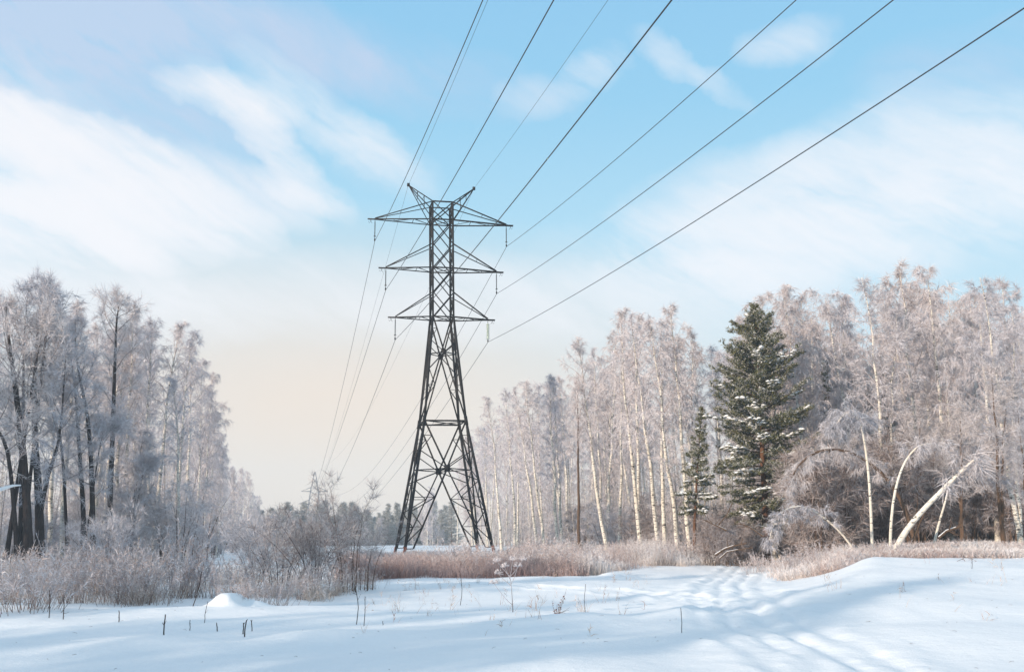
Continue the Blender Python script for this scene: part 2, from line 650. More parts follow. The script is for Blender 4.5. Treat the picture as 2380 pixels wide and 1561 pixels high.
def ground_z(x, y):
    x, y = np.asarray(x, float), np.asarray(y, float)
    d = x - .33 * y
    z = .70 * sstep(-2.6, .8, d) * sstep(12, 30, y) + .35 * sstep(0, 4, d) * sstep(33, 46, y)
    z = z + .12 * np.exp(-((d - .45) / .55) ** 2 - ((y - 30.5) / 1.5) ** 2)
    # crest of the bank
    z = z + .12 * np.exp(-((y - 30.5) / 2.2) ** 2) * sstep(-.5, 1.5, d)
    z = z + .22 * sstep(-9, -13, x) * sstep(12, 24, y) * sstep(90, 40, y)
    far = sstep(185, 300, y)
    z = z - 6.0 * far
    rough = sstep(420, 60, y)
    z = z + rough * (.10 * fbm(x / 7, y / 7, 3) + .035 * fbm(x / 1.7 + 5, y / 2.4, 3))
    # drifts lying along the wind
    z = z + rough * .05 * fbm(x / 9 + 40, y / 2.6 + 11, 2)
    near = sstep(75, 40, y)
    bd, off, run = path_dist(x, y, RIDGE)
    z = z + .13 * np.exp(-(bd / .9) ** 2) * (.7 + .5 * vnoise(run / 1.3, run * 0)) * near
    # ski trail with ruts and loose lumps
    bd, off, run = path_dist(x, y, TRAIL)
    m = np.exp(-(bd / 1.15) ** 4) * near
    brk = .75 + .55 * vnoise(run / .9, off * 1.3 + 8)
    wob = .12 * vnoise(run / 2.5, run * 0 + 4)
    o2 = off + wob
    groove = -(np.exp(-((o2 - .26) / .14) ** 2) + np.exp(-((o2 + .34) / .14) ** 2) + .8 * np.exp(-((o2 + .92) / .15) ** 2) + .7 * np.exp(-((o2 - .85) / .13) ** 2))
    lumps = fbm(x / .42, y / .75, 3)
    z = z + m * (.075 * groove * np.clip(brk, 0, 1.1) + .032 * np.abs(lumps) - .02)
    z = z + near * .045 * np.exp(-((np.abs(o2) - 1.25) / .28) ** 2) * (.6 + .6 * lumps)
    bd2, off2, run2 = path_dist(x, y, SPUR)
    m2 = np.exp(-(bd2 / .6) ** 4) * near
    z = z + m2 * (-.05 + .04 * np.abs(lumps)) + near * .055 * np.exp(-((np.abs(off2) - .75) / .25) ** 2) * np.exp(-(bd2 / 1.4) ** 4) * (.7 + .5 * lumps)
    # humps of snow over a stump and a tussock
    for mx, my, mr, mh in ((-6.65, 23.9, .36, .29), (-6.2, 24.3, .34, .12), (3.85, 40.4, .45, .16), (4.5, 40.8, .5, .10)):
        rr = np.hypot(x - mx, (y - my) * .8) / mr * (1 + .22 * vnoise(x * 2.3 + mx, y * 2.3) + .10 * vnoise(x * 6 + 3, y * 6))
        z = z + mh * np.exp(-rr ** 3.2)
    # churned fork
    fk = np.exp(-((x - 5.6) / 2.3) ** 2 - ((y - 28) / 5) ** 2) * near
    z = z + fk * .06 * fbm(x / .9 + 3, y / 1.3, 3)
    return z


def gz(x, y):
    return float(ground_z(np.array([x]), np.array([y]))[0])


def base(px, Y):
    """ground point under picture column px at distance Y"""
    x = at(px, 1243, Y)[0]
    return x, Y, gz(x, Y)


def axis(fine0, fine1, step, lo, hi, growth):
    a = list(np.arange(fine0, fine1, step))
    s, x = step, fine1
    while x < hi:
        a.append(x)
        s *= growth
        x += s
    a.append(hi)
    s, x = step, fine0
    b = []
    while True:
        s *= growth
        x -= s
        if x < lo:
            break
        b.append(x)
    return np.array([lo] + b[::-1] + a)


def make_ground():
    xs = axis(-11, 16, .085, -480, 480, 1.07)
    ys = axis(8, 44, .11, -280, 680, 1.045)
    X, Y = np.meshgrid(xs, ys)
    Z = ground_z(X, Y)
    nx, ny = len(xs), len(ys)
    i, j = np.meshgrid(np.arange(ny - 1), np.arange(nx - 1), indexing='ij')
    q = np.stack([i * nx + j, i * nx + j + 1, (i + 1) * nx + j + 1, (i + 1) * nx + j], -1).reshape(-1, 4)
    g = Geo()
    g.add(np.stack([X, Y, Z], -1).reshape(-1, 3), q)
    o = g.build('snow_ground', M_SNOW, None, True)
    tag(o, 'untouched snow field with a trodden ski trail', 'snow', None, 'structure')


make_ground()


# ------------------------------------------------------------------ steel lattice pylon
def beam(g, p, q, w, t=None):
    """rolled steel angle (L section) from p to q"""
    p, q = np.asarray(p, float), np.asarray(q, float)
    t = t or w * .22
    d = nrm(q - p)
    ref = np.array([0, 0, 1.0]) if abs(d[2]) < .9 else np.array([1.0, .2, 0])
    a = nrm(np.cross(d, ref))
    b = np.cross(d, a)
    prof = np.array([[0, 0], [w, 0], [w, t], [t, t], [t, w], [0, w]]) - w * .3
    V = np.concatenate([e + prof[:, :1] * a + prof[:, 1:] * b for e in (p, q)])
    k = 6
    qd = np.array([[i, (i + 1) % k, k + (i + 1) % k, k + i] for i in range(k)] +
                  [[3, 2, 1, 0], [5, 4, 3, 0], [6, 7, 8, 9], [6, 9, 10, 11]])
    g.add(V, qd)


def plate(g, c, n, w, h, t=.03):
    n = nrm(np.asarray(n, float))
    a = nrm(np.cross(n, [0, 0, 1]))
    b = np.cross(a, n)
    c = np.asarray(c, float)
    V = [c + sx * a * w / 2 + sy * b * h / 2 + sz * n * t / 2 for sz in (-1, 1) for sy in (-1, 1) for sx in (-1, 1)]
    g.add(V, [[0, 1, 3, 2], [4, 6, 7, 5], [0, 4, 5, 1], [2, 3, 7, 6], [0, 2, 6, 4], [1, 5, 7, 3]])


def lathe(g, prof, org=(0, 0, 0), k=14, col=(1, 1, 1)):
    th = np.arange(k) / k * 2 * math.pi
    V = np.array([[r * math.cos(a), r * math.sin(a), z] for r, z in prof for a in th]) + np.array(org)
    q = [[i * k + j, i * k + (j + 1) % k, (i + 1) * k + (j + 1) % k, (i + 1) * k + j]
         for i in range(len(prof) - 1) for j in range(k)]
    g.add(V, q, None, col)


TH = .2173
TOWER = np.array([-5.503, 80.0, 0.0])
LEAN = -.0099
B0, BW, BB = .839, 1.635, 3.2875
ZL, ZM, ZT, ZC, ZW, ZB = 18.984, 23.064, 27.153, 28.683, 10.494, .826
ARML = [(ZL, 21.02, 3.80), (ZM, 25.1, 4.585), (ZT, ZC, 5.49)]


def make_pylon():
    root = empty('transmission_tower', TOWER, (0, LEAN, TH))
    tag(root, 'tall dark steel lattice pylon with three crossarms standing in the clearing', 'pylon')

    def half(z):
        if z >= ZL:
            return B0
        if z >= ZW:
            return B0 + (BW - B0) * (ZL - z) / (ZL - ZW)
        return BW + (BB - BW) * (ZW - z) / (ZW - ZB)
    corners = [(-1, -1), (1, -1), (1, 1), (-1, 1)]

    def C(k, z):
        sx, sy = corners[k % 4]
        return np.array([sx * half(z), sy * half(z), z])
    for k in range(4):
        g = Geo()
        beam(g, C(k, -.6), C(k, ZW), .20)
        beam(g, C(k, ZW), C(k, ZL), .18)
        beam(g, C(k, ZL), C(k, ZC), .15)
        leg = g.build('main_leg', M_STEEL, root)
        g = Geo()
        beam(g, C(k, ZW - .35), C(k, ZW + .35), .26)
        g.build('splice', M_STEEL, leg)
        g = Geo()
        beam(g, C(k, -.6) * np.array([1.002, 1.002, 1]), C(k, .85) * np.array([1.003, 1.003, 1]), .235)
        f = g.build('foot', M_RUST, leg)
        f['label'] = 'rusty red painted foot of the leg'
    up, lo = Geo(), Geo()
    belts = {z: Geo() for z in (ZL, ZM, ZT, ZC, ZW)}
    levels = [ZL, 21.02, ZM, 25.1, ZT, ZC]
    for k in range(4):
        a, b = k, k + 1
        # X bracing of the straight upper body
        for z0, z1 in zip(levels[:-1], levels[1:]):
            beam(up, C(a, z0), C(b, z1), .085)
            beam(up, C(b, z0), C(a, z1), .085)
        for z in (ZL, ZM, ZT, ZC):
            beam(belts[z], C(a, z), C(b, z), .10)
        beam(belts[ZW], C(a, ZW), C(b, ZW), .12)

        def face(g, za, zp, zb, zu, zd, zz, wd, wr, inner):
            """K bracing of one face: corners at za, plate at zp, feet at zb"""
            P = (C(a, zp) + C(b, zp)) / 2
            for s, e in ((a, b), (b, a)):
                top = C(s, za)
                beam(g, top, P, wd)
                ft = C(s, zb) * (1 - inner) + C(e, zb) * inner
                beam(g, P, ft, wd)
                beam(g, P, C(s, zu), wr * 1.15)
                beam(g, P, C(s, zd), wr * 1.15)
                dg = lambda z: ft + (P - ft) * (z - zb) / (zp - zb)
                du = lambda z: P + (top - P) * (z - zp) / (za - zp)
                zt = (zu + za) / 2
                beam(g, C(s, zu), du(zt), wr)
                beam(g, C(s, zt), du(zt), wr * .8)
                prev = zd
                for i, (zi, zl) in enumerate(zz):
                    beam(g, C(s, prev), dg(zi), wr)
                    beam(g, C(s, zi), dg(zi), wr * .8)
                    beam(g, dg(zi), C(s, zl), wr * 1.1)
                    prev = zl
                if inner:
                    beam(g, ft, C(s, zb), wr)
            return P
        P = face(lo, ZW, 6.75, .75, 8.15, 5.8, [(4.55, 3.5), (2.35, 1.2)], .105, .065, .085)
        Q = face(lo, ZL, 16.05, ZW, 17.0, 14.7, [(13.35, 12.4)], .095, .055, 0)
        for c_, z_, sz in ((P, 6.75, .46), (Q, 16.05, .34)):
            n = np.array([c_[0], c_[1], 0])
            g = Geo()
            plate(g, c_ + nrm(n) * .03, n, sz, sz * 1.05)
            g.build('gusset_plate', M_STEEL, root)
    # diaphragms between the plates, waist bracing
    for z in (6.75, 16.05):
        m = [(C(k, z) + C(k + 1, z)) / 2 for k in range(4)]
        for k in range(4):
            beam(lo, m[k], m[(k + 1) % 4], .075)
    beam(belts[ZW], C(0, ZW), C(2, ZW), .07)
    beam(belts[ZW], C(1, ZW - .08), C(3, ZW - .08), .07)
    for z in (ZL, ZM, ZT):
        beam(belts[z], C(0, z), C(2, z), .06)
        beam(belts[z], C(1, z - .07), C(3, z - .07), .06)
    up.build('upper_lattice', M_STEEL, root)
    lo.build('lower_lattice', M_STEEL, root)
    for g in belts.values():
        g.build('horizontal_belt', M_STEEL, root)
    tips = []
    for z, zu, ln in ARML:
        for s in (-1, 1):
            g = Geo()
            tip = np.array([s * ln, 0, z])
            end = np.array([s * (ln + .6), 0, z])
            fr, bk = np.array([s * B0, -B0, z]), np.array([s * B0, B0, z])
            beam(g, fr, tip + [s * .1, -.05, 0], .105)
            beam(g, bk, tip + [s * .1, .05, 0], .085)
            beam(g, tip - [s * .5, 0, 0], end, .12)
            beam(g, np.array([s * B0, -B0, zu]), tip + [0, -.04, .08], .085)
            beam(g, np.array([s * B0, B0, zu]), tip + [0, .04, .08], .065)
            n = 3
            for i in range(1, n):
                f = i / n
                a_, b_ = fr + (tip - fr) * f, bk + (tip - bk) * f
                f2 = (i - 1) / n
                beam(g, a_, b_, .045)
                beam(g, a_ if i % 2 else b_, (bk if i % 2 else fr) + (tip - (bk if i % 2 else fr)) * f2, .045)
            m = .55
            ta = np.array([s * B0, -B0, zu]) * (1 - m) + tip * m
            tb = np.array([s * B0, B0, zu]) * (1 - m) + tip * m
            beam(g, ta, tb, .04)
            arm = g.build('crossarm', M_STEEL, root)
            h = Geo()
            hx = s * (ln + .34)
            tube(h, [(hx, 0, z - .03), (hx + .03, .02, z - .18), (hx + .12 * s, .05, z - .32), (hx + .2 * s, .05, z - .2)], .012, 5)
            tube(h, [(hx + .1 * s, 0, z - .03), (hx + .0, .02, z - .2), (hx - .1 * s, .03, z - .36)], .012, 5)
            h.build('hook', M_STEEL, arm)
            tips.append((s, z, ln))
    for s in (-1, 1):
        g = Geo()
        ap = np.array([s * 2.76, 0, 30.25])
        for sy in (-1, 1):
            c1 = np.array([s * B0, sy * B0, ZC])
            c2 = np.array([s * B0, sy * B0, ZT])
            beam(g, c1, ap, .085)
            beam(g, c2, ap, .07)
        for f in (.35, .62):
            q = [np.array([s * B0, sy * B0, zz]) * (1 - f) + ap * f for sy in (-1, 1) for zz in (ZC, ZT)]
            beam(g, q[0], q[2], .04)
            beam(g, q[1], q[3], .04)
            beam(g, q[0], q[1], .04)
        plate(g, ap, (0, 1, 0), .22, .26, .16)
        g.build('earth_wire_peak', M_STEEL, root)
    return root


PYLON = make_pylon()
bpy.context.view_layer.update()
PM = np.array(PYLON.matrix_world)


def ploc(a, d, h):
    return (PM @ np.array([a, d, h, 1]))[:3]


INS = 1.85


def rod_insulator(loc, label):
    root = empty('insulator_string', loc)
    tag(root, label, 'insulator', 'insulators hanging from the crossarm tips')
    g = Geo()
    tube(g, [(0, 0, 0), (0, 0, -.22)], .018, 6, cap=True)
    g.build('shackle', M_STEEL, root)
    g = Geo()
    prof = [(.0, -.2)]
    n = 18
    for i in range(n):
        z = -.22 - i * (1.22 / n)
        prof += [(.026, z), (.055, z - .03), (.026, z - .045)]
    prof += [(.026, -1.46), (.0, -1.47)]
    lathe(g, prof)
    g.build('rod', M_ROD, root, True)
    g = Geo()
    lathe(g, [(0, -1.44), (.09, -1.45), (.09, -1.49), (.02, -1.5), (.02, -1.66), (0, -1.66)])
    g.build('end_fitting', M_STEEL, root)
    g = Geo()
    lathe(g, [(0, -1.62), (.045, -1.66), (.06, -1.76), (.05, -1.86), (0, -1.88)])
    g.build('clamp', M_STEEL, root)


def glass_insulator(loc, label):
    root = empty('insulator_string', loc)
    tag(root, label, 'insulator', 'insulators hanging from the crossarm tips')
    g = Geo()
    tube(g, [(0, 0, 0), (0, 0, -.30)], .02, 6, cap=True)
    g.build('shackle', M_STEEL, root)
    for i in range(8):
        z = -.33 - i * .165
        g = Geo()
        lathe(g, [(.0, z), (.05, z), (.06, z - .05), (.15, z - .075), (.165, z - .10), (.12, z - .105), (.05, z - .12), (.03, z - .165), (0, z - .165)], k=18)
        g.build('disc', M_GLASS, root, True)
    g = Geo()
    lathe(g, [(0, -1.64), (.03, -1.65), (.055, -1.74), (.05, -1.84), (0, -1.86)])
    g.build('clamp', M_STEEL, root)


SIDE = {-1: 'left', 1: 'right'}
for (z, zu, ln), nm in zip(ARML, ('lowest', 'middle', 'top')):
    for s in (-1, 1):
        if s == 1 and nm == 'lowest':
            glass_insulator(ploc(s * ln, 0, z), 'pale green string of eight glass discs under the lowest crossarm')
        else:
            rod_insulator(ploc(s * ln, 0, z), f'thin dark rod insulator hanging from the {SIDE[s]} tip of the {nm} crossarm')


# ------------------------------------------------------------------ the next pylon of the line, far off
def make_far_pylon():
    x, y = at(728, 1243, 300)[0], 300.0
    z0 = gz(x, y)
    root = empty('transmission_tower', (x, y, z0), (0, 0, R(14)))
    tag(root, 'small pale distant pylon with a pointed peak rising behind the frosted willow', 'pylon')
    zz = lambda py: at(728, py, 300)[2] - z0
    top, a1, a2, a3 = zz(1096), zz(1141), zz(1170), zz(1199)

    def C(sx, sy, z):
        h = .12 + (a1 - z) * .0 if z > a1 else 1.15 + (a1 - z) * .10
        if z > a1:
            h = .12 + 1.03 * (top - z) / (top - a1)
        return np.array([sx * h, sy * h, z])
    K = [(-1, -1), (1, -1), (1, 1), (-1, 1)]
    for sx, sy in K:
        g = Geo()
        beam(g, C(sx, sy, 0), C(sx, sy, a1), .22)
        beam(g, C(sx, sy, a1), C(sx, sy, top), .18)
        g.build('main_leg', M_FARSTEEL, root)
    g = Geo()
    lv = np.concatenate([np.linspace(0, a3, 5), np.linspace(a3, a1, 5)[1:], np.linspace(a1, top, 4)[1:]])
    for k in range(4):
        for z0_, z1_ in zip(lv[:-1], lv[1:]):
            beam(g, C(*K[k], z0_), C(*K[(k + 1) % 4], z1_), .10)
            beam(g, C(*K[(k + 1) % 4], z0_), C(*K[k], z1_), .10)
    g.build('lattice', M_FARSTEEL, root)
    att = {}
    for (z, ln), nm in zip(((a1, 3.9), (a2, 4.6), (a3, 4.2)), 'TML'):
        for s in (-1, 1):
            g = Geo()
            tip = np.array([s * ln, 0, z])
            for sy in (-1, 1):
                beam(g, C(s, sy, z), tip, .15)
                beam(g, C(s, sy, z + 1.2), tip, .12)
            g.build('crossarm', M_FARSTEEL, root)
            att[nm + ('L' if s < 0 else 'R')] = tip
    att['EL'] = np.array([-.12, 0, top])
    att['ER'] = np.array([.12, 0, top])
    c, s_ = math.cos(R(14)), math.sin(R(14))
    return {k: np.array([x + v[0] * c - v[1] * s_, y + v[0] * s_ + v[1] * c, z0 + v[2] - (0 if k[0] == 'E' else 1.3)]) for k, v in att.items()}


FAR = make_far_pylon()


def wire(key, a, h, rad, near, far, label):
    p0 = ploc(a, 0, h)
    s = np.linspace(0, 230, 70)[1:][::-1]
    dn = np.array([math.sin(TH), -math.cos(TH)])
    Pn = np.stack([p0[0] + dn[0] * s, p0[1] + dn[1] * s, p0[2] - near * s + near / 230 * s * s], 1)
    tf = R(13)
    fa, fc = far
    e = FAR[key]
    Lf = math.hypot(e[0] - p0[0], e[1] - p0[1])
    s = np.linspace(0, Lf, 60)
    Pf = np.stack([p0[0] - math.sin(tf) * s, p0[1] + math.cos(tf) * s, p0[2] - fa * s + fc * s * s], 1)
    Pf += ((s / Lf) ** 4)[:, None] * (e - Pf[-1])
    g = Geo()
    tube(g, np.concatenate([Pn, Pf]), rad, 6)
    o = g.build('power_line' if key[0] != 'E' else 'earth_wire', M_WIRE)
    tag(o, label, 'power line', 'overhead wires of the power line')


W_R, E_R = .019, .010
wire('TL', -5.49, ZT - INS, W_R, .133, (.17, .0004), 'dark conductor clamped below the left tip of the top crossarm')
wire('ML', -4.585, ZM - INS, W_R, .103, (.10, .00015), 'dark conductor clamped below the left tip of the middle crossarm')
wire('LL', -3.80, ZL - INS, W_R, .088, (.12, .0004), 'dark conductor clamped below the left tip of the lowest crossarm')
wire('TR', 5.49, ZT - INS, W_R, .131, (.13, .0003), 'dark conductor clamped below the right tip of the top crossarm')
wire('MR', 4.585, ZM - INS, W_R, .115, (.14, .0004), 'dark conductor clamped below the right tip of the middle crossarm')
wire('LR', 3.80, ZL - INS, W_R, .094, (.12, .0003), 'dark conductor held by the pale green glass insulator string')
wire('EL', -2.76, 30.25, E_R, .087, (.12, .00005), 'thin earth wire running over the left horn of the pylon')
wire('ER', 2.76, 30.25, E_R, .104, (.09, .0002), 'thin earth wire running over the right horn of the pylon')


# ------------------------------------------------------------------ tree prototypes (meshes shared by the copies)
class Proto:
    def __init__(s, name, H, trunk, crown, tmat, cmat=None, crown_name='crown', trunk_name='trunk'):
        s.H = H
        s.t = trunk.mesh(name + '_trunk', tmat, True)
        s.c = crown.mesh(name + '_crown', cmat or M_TWIG)
        s.cn, s.tn = crown_name, trunk_name


def plant(p, name, x, y, H, label, cat, group=None, rz=0.0, tilt=(0, 0), sink=.05, wide=1.0):
    """one tree: an empty at its foot with the trunk and the crown as its parts"""
    s = H / p.H
    o = empty(name, (x, y, gz(x, y) - sink), (tilt[0], tilt[1], 0))
    o.scale = (s * wide, s * wide, s)
    tag(o, label, cat, group)
    for n, me in ((p.tn, p.t), (p.cn, p.c)):
        c = link_mesh(n, me, o)
        c.rotation_euler = (0, 0, rz)
    return o


LF_BR = np.array([.25, .17, .145])
# tall drawn-up birches with a high crown
birch = []
for i, (cb, pl, npm) in enumerate([(.46, 2.5, 30), (.52, 2.3, 26), (.40, 2.7, 32), (.55, 2.6, 26), (.34, 2.6, 36), (.48, 2.1, 28)]):
    b = [(.25, .1), (-.5, .1), (.1, .3), (-.2, -.2), (.4, .1), (-.1, .1)][i]
    gt, gc = woody(100 + i, [(stem(17, b, 50 + i), .165)], cb, npm, pl, (42, 17), -.05, 8, .50, -.7, 20, (.22, .65), .75, .016, (.48, 1.0), LF_BR, pr=.03)
    birch.append(Proto('tall_birch', 17, gt, gc, M_BIRCH))
# full weeping birches of the wood edge
weeping = []
for i in range(4):
    gt, gc = woody(200 + i, [(stem(17, (.3 - .2 * i, .1), 70 + i), .17)], .16, 44, 3.3, (54, 20), -.25, 9, .52, -1.0, 28, (.25, .75), 1.1, .016, (.34, .96), LF_BR, shape=lambda k: .35 + .65 * math.sin(math.pi * (.25 + .72 * k)) ** .8)
    weeping.append(Proto('weeping_birch', 17, gt, gc, M_BIRCH))
for i in range(3):
    st = [(stem(16.5, (.5 - .5 * i, .2), 170 + i, wob=.09), .15)] + ([(stem(14, (-1.6, .5), 180 + i, wob=.09) , .10)] if i != 1 else [])
    gt, gc = woody(230 + i, st, .26, 34 if i == 1 else 24, 3.0, (48, 18), .15, 9, .5, -.45, 24, (.2, .6),   .45, .016, (.30, .96), LF_BR * (.8 + .15 * i))
    weeping.append(Proto('forked_birch', 16.5, gt, gc, M_BIRCH))
# bushy grey trees and willows, rounder crown
alder = []
for i in range(3):
    st = [(stem(13, (.5 - .5 * i, .2), 90 + i, wob=.1), .14), (stem(11.5, (-1.6 + i, .6), 95 + i, wob=.1), .10)]
    gt, gc = woody(300 + i, st, .30, 26, 2.7, (60, 25), .35, 8, .5, .1, 18, (.25, .7), .05, .02, (.30, .9), BROWN)
    alder.append(Proto('round_crowned_tree', 13, gt, gc, M_BROWN))
# thickets: many stems from the ground
thicket = []
for i in range(5):
    rng = np.random.default_rng(400 + i)
    st = []
    for k in range(9):
        a, r = rng.uniform(0, 6.28), rng.uniform(.1, .7)
        h = rng.uniform(2.6, 4.4)
        S = stem(h, (math.cos(a) * rng.uniform(.3, 1.5), math.sin(a) * rng.uniform(.3, 1.5)), 410 + i * 20 + k, 8, .12)
        st.append((S + np.array([math.cos(a) * r, math.sin(a) * r, 0]), .03))
    gt, gc = woody(420 + i, st, .12, 9, 1.15, (60, 28), .1, 6, .5, -.25, 14, (.2, .6), .25, .014, (.05, .62), np.array([.14, .085, .06]), .08, pr=.014, wob=.5, tip_tuft=20)
    thicket.append(Proto('bare_bush', 4, gt, gc, M_BROWN, None, 'twigs', 'stems'))

rime = []
for i in range(3):
    st = []
    rng = np.random.default_rng(470 + i)
    for k in range(7):
        a, r = rng.uniform(0, 6.28), rng.uniform(.1, .8)
        S = stem(rng.uniform(2.4, 4.4), (math.cos(a) * rng.uniform(.3, 1.5), math.sin(a) * rng.uniform(.3, 1.5)), 480 + i * 20 + k, 8, .12)
        st.append((S + np.array([math.cos(a) * r, math.sin(a) * r, 0]), .028))
    gt, gc = woody(520 + i, st, .15, 9, 1.2, (55, 25), .1, 6, .5, -.25, 11, (.2, .6), .25, .014, (.35, .95), np.array([.20, .15, .14]), .3, pr=.014, wob=.5, tip_tuft=20)
    rime.append(Proto('rimed_bush', 4, gt, gc, M_BROWN, None, 'twigs', 'stems'))


# ------------------------------------------------------------------ left wood: dark alders in front
def path3(pts, Y, x0, z0, dy=0.0, H=None, n=12):
    """trunk line given as picture points at distance Y -> local coordinates about the foot"""
    P = np.array([at(a, b, Y) for a, b in pts]) - np.array([x0, Y, z0])
    P[0, 2] = min(P[0, 2], 0)
    t = np.linspace(0, 1, len(P))
    u = np.linspace(0, 1, n)
    Q = np.stack([np.interp(u, t, P[:, i]) for i in range(3)], 1)
    Q[:, 1] += dy * u
    for _ in range(2):
        Q[1:-1] = (Q[:-2] + 2 * Q[1:-1] + Q[2:]) / 4
    return Q


def custom_tree(name, px, Y, paths, radii, label, cat, bark, seed, group=None, **kw):
    x, y, z = base(px, Y)
    o = empty(name, (x, y, z))
    tag(o, label, cat, group)
    st = [(path3(p, Y, x, z, dy), r) for (p, dy), r in zip(paths, radii)]
    gt, gc = woody(seed, st, **kw)
    gt.build('trunk', bark, o, True)
    gc.build('crown', M_TWIG, o)
    return o


ald = dict(cb=.22, n_prim=22, plen=3.0, ang=(58, 22), lift=.5, sec=9, sec_frac=.5, sec_lift=.1, tw=22, tlen=(.25, .7), weep=.15,
           tw_w=.015, frost=(.55, 1.0), limb_frost=.2, pr=.035)
custom_tree('alder_tree', 68, 50, [([(72, 1275), (58, 1113), (37, 970), (23, 877), (5, 785), (-5, 690)], .8),
                                   ([(60, 1120), (30, 1040), (-2, 985), (-30, 930)], -1.0), ([(40, 985), (66, 930), (75, 850), (92, 740)], .5)],
            (.22, .12, .11), 'dark leaning alder with a forked trunk at the left edge of the photo', 'tree', M_DARK, 501, 'dark alders of the left wood', **ald)
custom_tree('alder_tree', 96, 52, [([(96, 1275), (90, 1200), (88, 1145), (72, 1005), (72, 877), (78, 785), (88, 640)], .5),
                                   ([(92, 1140), (108, 1110), (134, 1065), (152, 1006), (160, 900), (171, 800)], -.8),
                                   ([(72, 1000), (50, 900), (42, 800), (50, 660)], .8), ([(78, 960), (100, 860), (115, 760), (120, 680)], -.4)],
            (.25, .12, .11, .10), 'tallest dark alder, its crown the highest on the left side', 'tree', M_DARK, 502, 'dark alders of the left wood', **ald)
custom_tree('alder_tree', 197, 54, [([(198, 1265), (194, 1180), (182, 1065), (176, 960), (166, 880), (150, 770)], .4),
                                    ([(176, 1080), (150, 1030), (130, 960), (118, 880)], -.6)],
            (.15, .09), 'slim dark alder curving left, first of the pair of dark trunks', 'tree', M_DARK, 503, 'dark alders of the left wood', **{**ald, 'plen': 2.2})
custom_tree('alder_tree', 218, 54, [([(220, 1265), (217, 1180), (214, 1052), (206, 960), (203, 945), (188, 880), (176, 800), (180, 745)], -.3),
                                    ([(212, 1030), (230, 1010), (247, 1000)], .5)],
            (.15, .06), 'slim dark alder with a kinked trunk, second of the pair of dark trunks', 'tree', M_DARK, 504, 'dark alders of the left wood', **{**ald, 'plen': 2.0})
custom_tree('alder_tree', 254, 56, [([(252, 1265), (256, 1150), (261, 970), (264, 850), (266, 740), (272, 706)], .3)],
            (.17,), 'straight dark tree with a pointed frosty top in the left wood', 'tree', M_DARK, 505, 'dark alders of the left wood', **{**ald, 'cb': .40, 'plen': 2.6})
custom_tree('alder_tree', 303, 58, [([(303, 1275), (305, 1190), (318, 1110), (318, 1080), (330, 1000)], .3), ([(306, 1180), (330, 1110), (352, 1085)], -.3)],
            (.10, .07), 'small crooked dark tree in front of the shaded birches', 'tree', M_DARK, 506, 'dark alders of the left wood', **{**ald, 'plen': 1.5})
# snowy broken trunk lying at the left edge
g = Geo()
P = np.array([at(-30, 1140, 46), at(0, 1137, 46), at(30, 1128, 46.6), at(48, 1127, 47)])
tube(g, P, [.10, .09, .06, .03], 8, cap=True)
o = g.build('broken_branch', M_SNOW, None, True)
tag(o, 'snow covered broken bough sticking in from the left edge', 'branch')

SKY = np.array([(-200, 690), (0, 650), (40, 640), (90, 625), (130, 655), (150, 750), (200, 765), (270, 725), (330, 750), (390, 770), (420, 805), (470, 875), (485, 930),
                (500, 1010), (540, 1050), (560, 1090), (600, 1128), (640, 1150), (700, 1165), (930, 1172), (1030, 1120), (1050, 1060), (1070, 1020), (1110, 985), (1180, 912), (1230, 890),
                (1290, 868), (1310, 790), (1350, 780), (1390, 735), (1440, 724), (1490, 737), (1540, 730), (1590, 702), (1640, 735), (1665, 800), (1700, 790),
                (1790, 692), (1830, 715), (1880, 680), (1930, 720), (2000, 672), (2060, 648), (2140, 618), (2220, 640), (2265, 700), (2300, 680), (2330, 660),
                (2380, 635), (2600, 600)])


def top_h(px, x, y, f=1.0):
    """height a crown has there to reach the wood's skyline"""
    py = np.interp(px, SKY[:, 0], SKY[:, 1])
    return (at(px, py, y)[2] - gz(x, y)) * f


rng = np.random.default_rng(11)


def lean_for(px0, pt, H, Y):
    return math.atan2((pt - px0) * Y / F2, H)


def birch_at(px, Y, tpx, tpy, k, label, group='tall birches of the wood', p=None, name='birch_tree', wide=1.0, rz=None):
    x, y, z = base(px, Y)
    H = at(tpx, tpy, Y)[2] - z
    return plant((p or birch)[k % len(p or birch)], name, x, y, H, label, 'birch', group, rng.uniform(0, 6.28) if rz is None else rz,
                 (rng.normal(0, .02), lean_for(px, tpx, H, Y)), wide=wide)


GL, GR = 'birches of the left wood', 'tall birches of the right wood edge'
for i, (px, Y, tx, ty, lb) in enumerate([
        (278, 59, 284, 712, 'speckled birch standing right beside the straight dark tree'),
        (356, 63, 362, 752, 'speckled birch midway along the shaded wood on the left'),
        (240, 61, 246, 765, 'speckled birch just left of the straight dark tree'),
        (325, 64, 322, 745, 'pale birch seen above the small crooked dark tree'),
        (402, 70, 398, 768, 'birch at the high shoulder of the left wood'),
        (440, 78, 428, 800, 'frosty birch where the left wood starts to drop'),
        (150, 57, 140, 700, 'thin pale birch between the tall alder and the dark pair'),
        (118, 60, 112, 690, 'thin pale birch right behind the tallest alder')]):
    birch_at(px, Y, tx, ty, i, lb, GL)
# the low arched birch and the rounded shoulder of the left wood
for i, (px, Y, tx, ty) in enumerate([(462, 84, 458, 850), (476, 92, 474, 880), (487, 110, 484, 945), (500, 128, 497, 1010)]):
    birch_at(px, Y, tx, ty, i, ['rounded weeping birch on the slope of the left wood', 'weeping birch below the rounded one of the left wood',
                                'hazy weeping birch farther down the left wood', 'hazy small looking birch low on the left wood slope'][i], GL, weeping, 'birch_tree', .8)


def edge_left(y):
    return -22 - .235 * (y - 75)


